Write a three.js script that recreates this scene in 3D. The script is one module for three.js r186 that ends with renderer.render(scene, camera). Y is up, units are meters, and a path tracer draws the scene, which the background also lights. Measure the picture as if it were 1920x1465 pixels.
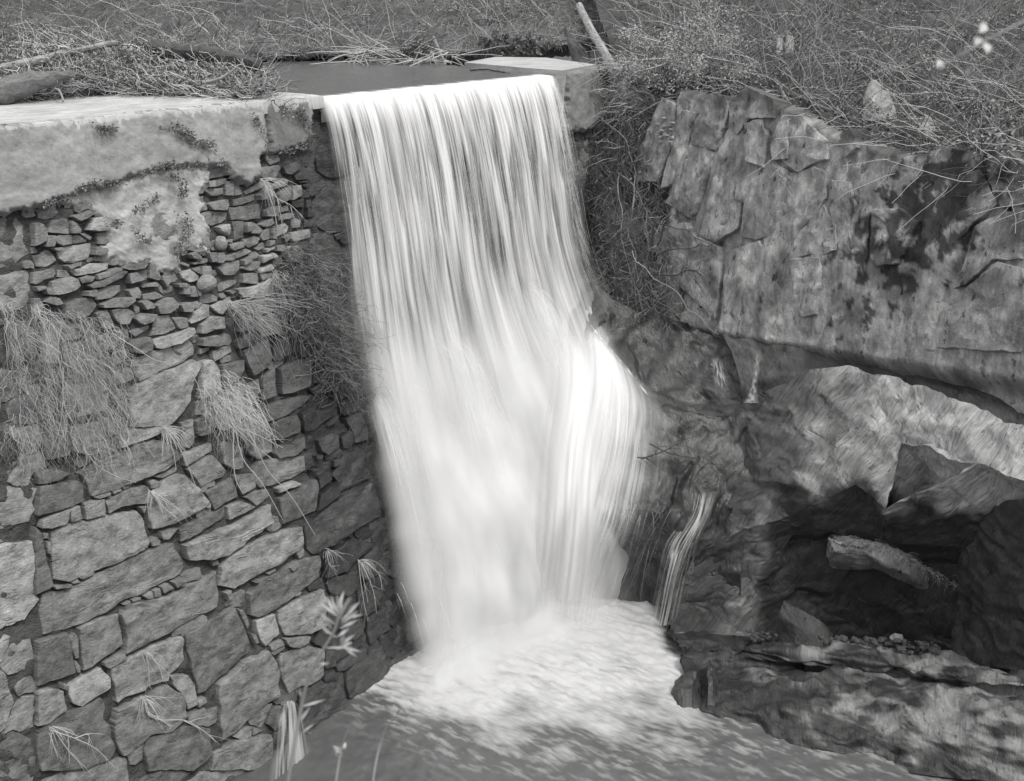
import * as THREE from 'three';
import { mergeGeometries, toCreasedNormals } from 'three/addons/utils/BufferGeometryUtils.js';
import { createNoise2D, createNoise3D, createNoise4D } from 'simplex-noise';

// ------------------------------------------------------------------ camera, sky, sun, exposure
const FOCAL = 2050, PITCH = Math.atan(746.5 / FOCAL), EYE = new THREE.Vector3(0, 1.4, 0);
const scene = new THREE.Scene();
const camera = new THREE.PerspectiveCamera(2 * Math.atan(732.5 / FOCAL) * 180 / Math.PI, 1024 / 781, 0.1, 400);
camera.position.copy(EYE); camera.rotation.set(-PITCH, 0, 0);
camera.focus = 15.5; camera.userData.fStop = 2.4;
scene.add(camera); camera.updateMatrixWorld(true);
const renderer = new THREE.WebGLRenderer({ antialias: true });
renderer.setSize(1024, 781);
renderer.toneMapping = THREE.LinearToneMapping;
renderer.toneMappingExposure = 1.25;
renderer.shadowMap.enabled = true;
const SUN = new THREE.Vector3(0.42, 0.86, 0.28).normalize();
{ // even, bright overcast sky, a little brighter towards the zenith and the veiled sun
  const w = 128, h = 64, d = new Float32Array(w * h * 4), v = new THREE.Vector3();
  for (let j = 0; j < h; j++) for (let i = 0; i < w; i++) {
    const el = ((j + 0.5) / h - 0.5) * Math.PI, az = ((i + 0.5) / w - 0.5) * 2 * Math.PI;
    v.set(Math.cos(el) * Math.cos(az), Math.sin(el), Math.cos(el) * Math.sin(az));
    const up = Math.max(0, v.y), c = Math.max(0, v.dot(SUN));
    const L = el < 0 ? 0.16 : 0.50 + 0.62 * up + 0.35 * Math.pow(c, 6);
    const o = (j * w + i) * 4; d[o] = d[o + 1] = d[o + 2] = L; d[o + 3] = 1;
  }
  const t = new THREE.DataTexture(d, w, h, THREE.RGBAFormat, THREE.FloatType);
  t.mapping = THREE.EquirectangularReflectionMapping; t.magFilter = THREE.LinearFilter; t.needsUpdate = true;
  scene.background = t; scene.environment = t;
}
const sun = new THREE.DirectionalLight(0xfffdfa, 1.5);
sun.position.copy(SUN).multiplyScalar(60); sun.target.position.set(0, -4, -16);
sun.castShadow = true; sun.shadow.radius = 26; sun.shadow.mapSize.set(2048, 2048);
Object.assign(sun.shadow.camera, { left: -25, right: 25, top: 25, bottom: -25, near: 1, far: 140 });
scene.add(sun, sun.target);

// ------------------------------------------------------------------ helpers
let seedState = 12345;
const rnd = () => { seedState = (seedState + 0x6d2b79f5) | 0; let t = Math.imul(seedState ^ (seedState >>> 15), 1 | seedState); t = (t + Math.imul(t ^ (t >>> 7), 61 | t)) ^ t; return ((t ^ (t >>> 14)) >>> 0) / 4294967296; };
const rr = (a, b) => a + (b - a) * rnd(), rs = (a) => (rnd() * 2 - 1) * a;
const n2 = createNoise2D(rnd), n3 = createNoise3D(rnd), n4 = createNoise4D(rnd);
const V = (x, y, z) => new THREE.Vector3(x, y, z);
const clamp = (x, a, b) => Math.min(b, Math.max(a, x)), mix = (a, b, t) => a + (b - a) * t;
const sm = (a, b, x) => { const t = clamp((x - a) / (b - a), 0, 1); return t * t * (3 - 2 * t); };
const fbm3 = (x, y, z, o = 4) => { let s = 0, a = 0.5; for (let i = 0; i < o; i++) { s += a * n3(x, y, z); x *= 2.03; y *= 2.03; z *= 2.03; a *= 0.5; } return s; };
const fbm2 = (x, y, o = 4) => { let s = 0, a = 0.5; for (let i = 0; i < o; i++) { s += a * n2(x, y); x *= 2.03; y *= 2.03; a *= 0.5; } return s; };
const XAX = V(1, 0, 0);
const ray = (px, py) => V(px - 960, 732.5 - py, -FOCAL).applyAxisAngle(XAX, -PITCH);
const at = (px, py, Z) => { const r = ray(px, py); return r.multiplyScalar(Z / -r.z).add(EYE); };        // a place on the sight line, Z metres ahead
const onLevel = (px, py, y) => { const r = ray(px, py); return r.multiplyScalar((y - EYE.y) / r.y).add(EYE); };

const used = new Map();
function numbered(n) { const k = used.get(n) || 0; used.set(n, k + 1); return k ? n + '_' + String(k).padStart(3, '0') : n; }
function tag(o, label, category, group) { o.userData.label = label; if (category) o.userData.category = category; if (group) o.userData.group = group; return o; }
function add(name, geo, mat, parent = scene) {
  const m = new THREE.Mesh(geo, mat); m.name = numbered(name); m.castShadow = m.receiveShadow = true; parent.add(m); return m;
}
function thing(name, label, category, group) { const g = new THREE.Group(); g.name = numbered(name); scene.add(g); return tag(g, label, category, group); }
const structure = (o) => { o.userData.kind = 'structure'; return o; };
const stuff = (o) => { o.userData.kind = 'stuff'; return o; };

class MB { // gathers triangles
  constructor(color = 0) { this.p = []; this.i = []; this.uv = []; this.c = color ? [] : null; }
  v(p, u = 0, w = 0, c) { this.p.push(p.x, p.y, p.z); this.uv.push(u, w); if (this.c) this.c.push(...c); return this.p.length / 3 - 1; }
  t(a, b, c) { this.i.push(a, b, c); }
  q(a, b, c, d) { this.i.push(a, b, c, a, c, d); }
  geo(crease) {
    let g = new THREE.BufferGeometry();
    g.setAttribute('position', new THREE.Float32BufferAttribute(this.p, 3));
    g.setAttribute('uv', new THREE.Float32BufferAttribute(this.uv, 2));
    if (this.c) g.setAttribute('color', new THREE.Float32BufferAttribute(this.c, this.c.length / (this.p.length / 3)));
    g.setIndex(this.i);
    if (crease !== undefined) return toCreasedNormals(g, crease);
    g.computeVertexNormals(); return g;
  }
  tube(pts, r0, r1, sides = 4) { // tapering stem through points
    const n = pts.length, T = V(), A = V(), B = V(), ring = []; let len = 0;
    for (let k = 0; k < n; k++) {
      T.copy(pts[Math.min(n - 1, k + 1)]).sub(pts[Math.max(0, k - 1)]).normalize();
      A.set(T.y, -T.x, 0.3).cross(T).normalize(); B.crossVectors(T, A);
      const r = mix(r0, r1, k / (n - 1)); if (k) len += pts[k].distanceTo(pts[k - 1]); const row = [];
      for (let s = 0; s <= sides; s++) { const a = s / sides * Math.PI * 2; row.push(this.v(V().copy(pts[k]).addScaledVector(A, r * Math.cos(a)).addScaledVector(B, r * Math.sin(a)), s / sides * Math.max(0.05, r0 * 6), len)); }
      if (k) for (let s = 0; s < sides; s++) this.q(ring[s], ring[s + 1], row[s + 1], row[s]);
      ring.splice(0, 99, ...row);
      if ((k === 0 || k === n - 1) && r > 0.015) { const c = this.v(pts[k], 0, 0); for (let s = 0; s < sides; s++) this.t(c, row[s + (k ? 0 : 1)], row[s + (k ? 1 : 0)]); }
    }
    return this;
  }
  ribbon(pts, w0, w1, nrm, c) { // thin flat blade, widest near a third of its length
    const n = pts.length, T = V(), S = V(); let pa, pb;
    for (let k = 0; k < n; k++) {
      T.copy(pts[Math.min(n - 1, k + 1)]).sub(pts[Math.max(0, k - 1)]).normalize();
      S.crossVectors(T, nrm).normalize(); const f = k / (n - 1), w = mix(w0, w1, f) * 0.5;
      const a = this.v(V().copy(pts[k]).addScaledVector(S, w), 0, f, c), b = this.v(V().copy(pts[k]).addScaledVector(S, -w), 1, f, c);
      if (k) this.q(pa, pb, b, a); pa = a; pb = b;
    }
    return this;
  }
}

// ------------------------------------------------------------------ procedural textures (tileable, 4-D noise on a torus)
function tileNoise(u, v, fu, fv, oct = 5, gain = 0.55) {
  let s = 0, a = 1, t = 0; const U = u * 2 * Math.PI, W = v * 2 * Math.PI;
  for (let i = 0; i < oct; i++) { const ru = fu / 6.283, rv = fv / 6.283; s += a * n4(Math.cos(U) * ru + i * 7, Math.sin(U) * ru, Math.cos(W) * rv, Math.sin(W) * rv + i * 3); t += a; a *= gain; fu *= 2; fv *= 2; }
  return s / t;
}
function tex(size, fn, sizeV = size) {
  const d = new Uint8Array(size * sizeV * 4);
  for (let j = 0; j < sizeV; j++) for (let i = 0; i < size; i++) { const g = clamp(fn(i / size, j / sizeV), 0, 1) * 255, o = (j * size + i) * 4; d[o] = d[o + 1] = d[o + 2] = g; d[o + 3] = 255; }
  const t = new THREE.DataTexture(d, size, sizeV); t.wrapS = t.wrapT = THREE.RepeatWrapping; t.magFilter = THREE.LinearFilter; t.minFilter = THREE.LinearFilter; t.needsUpdate = true; return t;
}
const specks = []; for (let i = 0; i < 700; i++) specks.push([rnd(), rnd(), rr(0.002, 0.006) * (rnd() < 0.12 ? 2.4 : 1), rnd() < 0.5 ? -1 : 1]);
const speckAt = (u, v) => { let s = 0; for (const [a, b, r, k] of specks) { const x = Math.abs(u - a), y = Math.abs(v - b); if (x < r && y < r && x * x + y * y < r * r) s += k; } return s; };
const T = {
  stone: tex(768, (u, v) => 0.60 + 0.85 * tileNoise(u, v, 5, 8, 7, 0.8) + 0.14 * tileNoise(u, v, 20, 70, 3, 0.7) + 0.10 * speckAt(u, v)),
  stoneB: tex(768, (u, v) => 0.5 + 0.55 * tileNoise(u, v, 6, 12, 7, 0.8) - 0.3 * sm(0.05, 0, Math.abs(tileNoise(u, v, 3, 5, 4))) * sm(0, 0.3, tileNoise(u, v, 3, 3, 2))),
  rock: tex(1024, (u, v) => 0.56 + 0.62 * tileNoise(u, v, 6, 4, 7, 0.78) + 0.17 * tileNoise(u, v, 30, 5, 4, 0.7) - 0.30 * sm(0.2, 0.3, tileNoise(u, v, 8, 5, 5, 0.7)) + 0.24 * sm(0.2, 0.28, tileNoise(u + 0.5, v, 9, 6, 6, 0.8))),
  strat: tex(1024, (u, v) => 0.56 + 0.5 * tileNoise(u, v, 6, 4, 7, 0.78) + 0.5 * tileNoise(u, v, 34, 3, 5, 0.75) - 0.2 * sm(0.2, 0.3, tileNoise(u, v, 8, 5, 5, 0.7))),
  rockB: tex(1024, (u, v) => 0.5 + 0.5 * tileNoise(u, v, 10, 6, 7, 0.78) + 0.18 * tileNoise(u, v, 34, 7, 4, 0.7)),
  conc: tex(768, (u, v) => 0.70 + 0.62 * tileNoise(u, v, 3, 6, 7, 0.8) + 0.16 * tileNoise(u, v, 40, 8, 3) * sm(-0.2, 0.5, tileNoise(u, v, 2, 2, 2)) + 0.04 * speckAt(u, v)),
  concB: tex(512, (u, v) => 0.5 + 0.4 * tileNoise(u, v, 10, 10, 6, 0.7)),
  water: tex(512, (u, v) => 0.5 + 0.45 * tileNoise(u, v, 7, 4, 5, 0.6)),
};
const mapMat = (base, map, bump, bs, rough, rep = 1, more = {}) => {
  const m = new THREE.MeshStandardMaterial({ roughness: rough, ...more }); m.color.setRGB(base, base, base);
  const use = (t) => { if (rep === 1) return t; const c = t.clone(); c.repeat.set(rep, rep); c.needsUpdate = true; return c; };
  if (map) m.map = use(map); if (bump) { m.bumpMap = use(bump); m.bumpScale = bs; } return m;
};
const flat = (g, rough = 0.85, more = {}) => { const m = new THREE.MeshStandardMaterial({ roughness: rough, ...more }); m.color.setRGB(g, g, g); return m; };
const M = {
  stone: [0.27, 0.38, 0.47, 0.60].map((b) => mapMat(b, T.stone, T.stoneB, 0.03, 0.92)),
  pale: mapMat(0.56, T.stone, T.stoneB, 0.02, 0.9),
  damp: [0.16, 0.21].map((b) => mapMat(b, T.stone, T.stoneB, 0.03, 0.6)),
  wet: [0.075, 0.10, 0.13].map((b) => mapMat(b, T.stone, T.stoneB, 0.03, 0.34)),
  joint: mapMat(0.15, T.stone, T.stoneB, 0.06, 1),
  conc: mapMat(0.47, T.conc, T.concB, 0.02, 0.95),
  concTop: mapMat(0.60, T.conc, T.concB, 0.008, 0.95),
  concDark: mapMat(0.30, T.conc, T.concB, 0.015, 0.85),
  plaster: mapMat(0.66, T.conc, T.concB, 0.03, 0.98),
  cliff: [0.38, 0.44, 0.50].map((b) => mapMat(b, T.rock, T.rockB, 0.03, 0.88, 1, { vertexColors: true })),
  cliffBack: mapMat(0.43, T.rock, T.rockB, 0.04, 0.92, 1, { vertexColors: true }),
  rockPale: mapMat(0.40, T.rock, T.rockB, 0.035, 0.8),
  rockWet: mapMat(0.10, T.rock, T.rockB, 0.035, 0.38),
  rockDark: mapMat(0.055, T.rock, T.rockB, 0.04, 0.5),
  soil: mapMat(0.12, T.stone, T.stoneB, 0.06, 1),
  foam: flat(0.93, 0.9),
  grassDry: flat(0.52, 0.9, { side: THREE.DoubleSide }), grassMid: flat(0.25, 0.9, { side: THREE.DoubleSide }), grassDark: flat(0.09, 0.9, { side: THREE.DoubleSide }),
  leafPale: flat(0.32, 0.7, { side: THREE.DoubleSide }), leafMid: flat(0.15, 0.7, { side: THREE.DoubleSide }), leafDark: flat(0.055, 0.7, { side: THREE.DoubleSide }),
  twigPale: flat(0.55, 0.8), twigMid: flat(0.27, 0.85), twigDark: flat(0.07, 0.85),
  wood: mapMat(0.26, T.rock, T.rockB, 0.01, 0.9), woodPale: mapMat(0.5, T.rock, T.rockB, 0.01, 0.9), woodDark: mapMat(0.13, T.rock, T.rockB, 0.01, 0.85),
};

// a leaning plane with its own axes: a across, b down, off outwards
class Plane {
  constructor(o, a, b) { this.o = o; this.a = a.clone().normalize(); this.b = b.clone().addScaledVector(this.a, -b.dot(this.a)).normalize(); this.n = V().crossVectors(this.b, this.a).normalize(); if (this.n.dot(V().subVectors(EYE, o)) < 0) this.n.negate(); }
  seen(px, py, off = 0) { const r = ray(px, py), t = (off - V().subVectors(EYE, this.o).dot(this.n)) / r.dot(this.n), p = r.multiplyScalar(t).add(EYE).sub(this.o); return [p.dot(this.a), p.dot(this.b)]; }
  p(a, b, off = 0) { return V().copy(this.o).addScaledVector(this.a, a).addScaledVector(this.b, b).addScaledVector(this.n, off); }
}
const polyArea = (P) => { let s = 0; for (let i = 0; i < P.length; i++) { const [a, b] = P[i], [c, d] = P[(i + 1) % P.length]; s += a * d - b * c; } return s / 2; };
const inside = (P, x, y) => { let k = false; for (let i = 0, j = P.length - 1; i < P.length; j = i++) { const [a, b] = P[i], [c, d] = P[j]; if ((b > y) !== (d > y) && x < (c - a) * (y - b) / (d - b) + a) k = !k; } return k; };
const edgeDist = (P, x, y) => { let m = 1e9; for (let i = 0; i < P.length; i++) { const [a, b] = P[i], [c, d] = P[(i + 1) % P.length]; const t = clamp(((x - a) * (c - a) + (y - b) * (d - b)) / ((c - a) ** 2 + (d - b) ** 2 + 1e-9), 0, 1); m = Math.min(m, Math.hypot(x - a - t * (c - a), y - b - t * (d - b))); } return m; };

// one rough stone: outline in plane coordinates, proud of the plane by off, deep behind it
function stoneGeo(PL, poly, off, { deep = 0.3, bevel = 0.018, rough = 0.012, step = 0.11, gap = 0.008, tilt = [0, 0], colour = null } = {}) {
  let P = polyArea(poly) < 0 ? poly.slice().reverse() : poly.slice();
  let cx = 0, cy = 0; for (const [x, y] of P) { cx += x / P.length; cy += y / P.length; }
  const out = []; const ph = rnd() * 100;
  for (let i = 0; i < P.length; i++) {
    const [a, b] = P[i], [c, d] = P[(i + 1) % P.length], L = Math.hypot(c - a, d - b), k = clamp(Math.round(L / step), 1, 10);
    for (let j = 0; j < k; j++) { const t = (j + 0.02) / k; out.push([mix(a, c, t), mix(b, d, t)]); }
  }
  const N = out.length, sq = out.map(([x, y], i) => { // round the corners slightly, roughen the edge
    const [a, b] = out[(i + N - 1) % N], [c, d] = out[(i + 1) % N];
    let X = x * 0.97 + (a + c) * 0.015, Y = y * 0.97 + (b + d) * 0.015; const w = rough * 0.8;
    X += w * n2(x * 11 + ph, y * 11); Y += w * n2(x * 11, y * 11 + ph); const l = Math.hypot(cx - X, cy - Y) + 1e-6; return [X + (cx - X) / l * gap, Y + (cy - Y) / l * gap];
  });
  const size = Math.sqrt(Math.abs(polyArea(P))), m = new MB(colour ? 1 : 0), uo = rnd() * 9, vo = rnd() * 9, ca = Math.cos(rs(0.25)), us = 0.62;
  const rings = [[0, -deep], [0.0, -bevel * 1.2], [bevel * 0.9, 0]]; const more = clamp(Math.round(size * 0.5 / 0.085), 1, 7);
  for (let k = 1; k <= more; k++) rings.push([-k / (more + 1), 0]);
  let prev = null;
  for (const [ins, z] of rings) {
    const row = sq.map(([x, y]) => {
      const l = Math.hypot(cx - x, cy - y), f = ins < 0 ? -ins : Math.min(0.45, ins / (l + 1e-6)); const X = mix(x, cx, f), Y = mix(y, cy, f);
      let h = off + z + (X - cx) * tilt[0] + (Y - cy) * tilt[1]; if (z > -deep) h += rough * (1.5 * n2(X * 2.2 + ph, Y * 2.8 - ph) + 0.45 * n2(X * 6 + ph, Y * 6)) + (ins < 0 ? bevel * 0.3 : 0);
      const k = colour ? colour(X, Y) : 0; return m.v(PL.p(X, Y, h), (X * us + uo) * ca, Y * us + vo, colour ? [k, k, k] : undefined);
    });
    if (prev) for (let i = 0; i < N; i++) m.q(prev[i], prev[(i + 1) % N], row[(i + 1) % N], row[i]);
    prev = row;
  }
  const c = m.v(PL.p(cx, cy, off + bevel * 0.3 + rough * (1.5 * n2(cx * 2.2 + ph, cy * 2.8 - ph) + 0.45 * n2(cx * 6 + ph, cy * 6))), (cx * us + uo) * ca, cy * us + vo, colour ? Array(3).fill(colour(cx, cy)) : undefined);
  for (let i = 0; i < N; i++) m.t(prev[i], prev[(i + 1) % N], c);
  // face outwards
  const A = V().fromArray(m.p, prev[0] * 3), B = V().fromArray(m.p, prev[1] * 3), C = V().fromArray(m.p, c * 3);
  if (B.sub(A).cross(C.sub(A)).dot(PL.n) < 0) for (let i = 0; i < m.i.length; i += 3) [m.i[i], m.i[i + 1]] = [m.i[i + 1], m.i[i]];
  return m.geo(0.5);
}
// a skin over a plane: height(a, b) or null where it ends
function skinGeo(PL, a0, a1, b0, b1, cell, height, us = 0.6, colour = null) {
  const na = Math.ceil((a1 - a0) / cell), nb = Math.ceil((b1 - b0) / cell), m = new MB(colour ? 1 : 0), id = [];
  for (let j = 0; j <= nb; j++) for (let i = 0; i <= na; i++) { const a = a0 + (a1 - a0) * i / na, b = b0 + (b1 - b0) * j / nb, h = height(a, b); const c = colour && h !== null ? colour(a, b) : 0; id.push(h === null ? -1 : m.v(PL.p(a, b, h), a * us, b * us, colour ? [c, c, c] : undefined)); }
  for (let j = 0; j < nb; j++) for (let i = 0; i < na; i++) { const k = j * (na + 1) + i, q = [id[k], id[k + na + 1], id[k + na + 2], id[k + 1]]; if (Math.min(...q) >= 0) m.q(...q); }
  const A = V().fromArray(m.p, m.i[0] * 3), B = V().fromArray(m.p, m.i[1] * 3), C = V().fromArray(m.p, m.i[2] * 3);
  if (B.sub(A).cross(C.sub(A)).dot(PL.n) < 0) for (let i = 0; i < m.i.length; i += 3) [m.i[i], m.i[i + 1]] = [m.i[i + 1], m.i[i]];
  return m.geo();
}
// a surface through rows of places ("px,py,Z px,py,Z ..."), roughened along its normals
const row = (s) => s.trim().split(/\s+/).map((w) => at(...w.split(',').map(Number)));
class Broken { constructor(p) { this.p = p; } getPoint(t) { const n = this.p.length - 1, x = clamp(t, 0, 1) * n, i = Math.min(n - 1, Math.floor(x)); return this.p[i].clone().lerp(this.p[i + 1], x - i); } } // straight between its places, so edges stay sharp
function loftGeo(rows, nu, nv, disp, us = 0.4, colour = null, sharp = false) {
  const Curve = sharp ? Broken : THREE.CatmullRomCurve3;
  const cs = rows.map((r) => new Curve(typeof r === 'string' ? row(r) : r, false, 'centripetal'));
  const grid = []; for (let i = 0; i <= nu; i++) { const c = new Curve(cs.map((k) => k.getPoint(i / nu)), false, 'centripetal'), g = []; for (let j = 0; j <= nv; j++) g.push(c.getPoint(j / nv)); grid.push(g); }
  const m = new MB(colour ? 1 : 0);
  const nrm = (i, j) => { const a = grid[Math.min(nu, i + 1)][j], b = grid[Math.max(0, i - 1)][j], c = grid[i][Math.min(nv, j + 1)], d = grid[i][Math.max(0, j - 1)]; return V().subVectors(c, d).cross(V().subVectors(a, b)).normalize(); };
  let face = 0; for (let i = 0; i <= nu; i += 4) for (let j = 0; j <= nv; j += 4) face += nrm(i, j).dot(V().subVectors(EYE, grid[i][j]).normalize());
  const flip = face < 0; let su = 0;
  for (let i = 0; i <= nu; i++) { let sv = 0; if (i) su += grid[i][nv >> 1].distanceTo(grid[i - 1][nv >> 1]);
    for (let j = 0; j <= nv; j++) { if (j) sv += grid[i][j].distanceTo(grid[i][j - 1]); const n = nrm(i, j); if (flip) n.negate(); const p = grid[i][j]; const c = colour ? colour(p) : 0; m.v(V().copy(p).addScaledVector(n, disp ? disp(p, i / nu, j / nv) : 0), su * us, sv * us, colour ? [c, c, c] : undefined); } }
  for (let i = 0; i < nu; i++) for (let j = 0; j < nv; j++) { const k = i * (nv + 1) + j; flip ? m.q(k, k + nv + 1, k + nv + 2, k + 1) : m.q(k, k + 1, k + nv + 2, k + nv + 1); }
  return m.geo();
}
// layered rock: thin sheets lying across the dip direction, broken in steps
const frame = (d) => { const n = d.clone().normalize(), e1 = V(n.y, -n.x, 0.2).cross(n).normalize(), e2 = V().crossVectors(n, e1); return { n, e1, e2 }; };
const DIPS = { flank: frame(V(-0.70, 0.62, 0.35)), level: frame(V(-0.10, 0.97, 0.22)), upright: frame(V(0.93, 0.22, 0.1)) };
const hash3 = (i, j, k) => { let h = Math.imul(i, 374761393) ^ Math.imul(j, 668265263) ^ Math.imul(k, 2147483647 ^ 1274126177); h = Math.imul(h ^ (h >>> 13), 1274126177); return (h ^ (h >>> 16)) >>> 0; };
function facets(x, y, z) { // broken flat faces: every cell is a tilted plane of its own
  const I = Math.floor(x), J = Math.floor(y), K = Math.floor(z); let best = 9, out = 0, next = 9, out2 = 0;
  for (let i = -1; i <= 1; i++) for (let j = -1; j <= 1; j++) for (let k = -1; k <= 1; k++) { const h = hash3(I + i, J + j, K + k), dx = I + i + (h & 1023) / 1023 - x, dy = J + j + ((h >>> 10) & 1023) / 1023 - y, dz = K + k + ((h >>> 20) & 1023) / 1023 - z, d = dx * dx + dy * dy + dz * dz; if (d < next) { const g = hash3(h, 7, 3), o = dx * ((g & 255) / 255 - 0.5) * 1.6 + dy * (((g >>> 8) & 255) / 255 - 0.5) * 1.6 + dz * (((g >>> 16) & 255) / 255 - 0.5) * 1.6 + (((g >>> 24) & 255) / 255 - 0.5) * 0.9; if (d < best) { next = best; out2 = out; best = d; out = o; } else { next = d; out2 = o; } } }
  return mix((out + out2) * 0.5, out, sm(0, 0.13, Math.sqrt(next) - Math.sqrt(best)));
}
function strata(p, amp = 0.1, k = 1, D = DIPS.flank) {
  const x = p.dot(D.e1), y = p.dot(D.e2), w = 0.35 * fbm3(p.x * 0.6, p.y * 0.6, p.z * 0.6, 3), z = p.dot(D.n) + w;
  const lay = n3(x * 0.35, y * 0.35, z * 2.6 * k) * 0.5 + n3(x * 0.6 + 5, y * 0.6, z * 6.5 * k) * 0.28 + n3(x * 1.2 + 9, y * 1.2, z * 15 * k) * 0.13;
  return amp * (0.8 * lay + 0.9 * fbm3(p.x * 0.8 + 7, p.y * 0.8, p.z * 0.8, 3) + 0.16 * fbm3(p.x * 3.4, p.y * 3.4, p.z * 3.4, 4) + 1.25 * facets(x * 0.85 + 3, y * 0.85, z * 1.9) + 0.5 * facets(x * 2.1 + 30, y * 2.1, z * 5.5));
}

// ------------------------------------------------------------------ the dam's face
const crestA = onLevel(65, 230, 0), crestB = onLevel(600, 178, 0), crestD = onLevel(1115, 128, 0);
const along = V().subVectors(crestD, crestA).normalize(), outN = V(-along.z, 0, along.x), BATTER = 0.122;
const WALL = new Plane(crestB, along, V(0, -1, 0).addScaledVector(outN, BATTER));
const POOL = -9.3;
const dam = thing('stone_dam', 'old rubble stone dam with a pale concrete crest beside the waterfall', 'dam');

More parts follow.
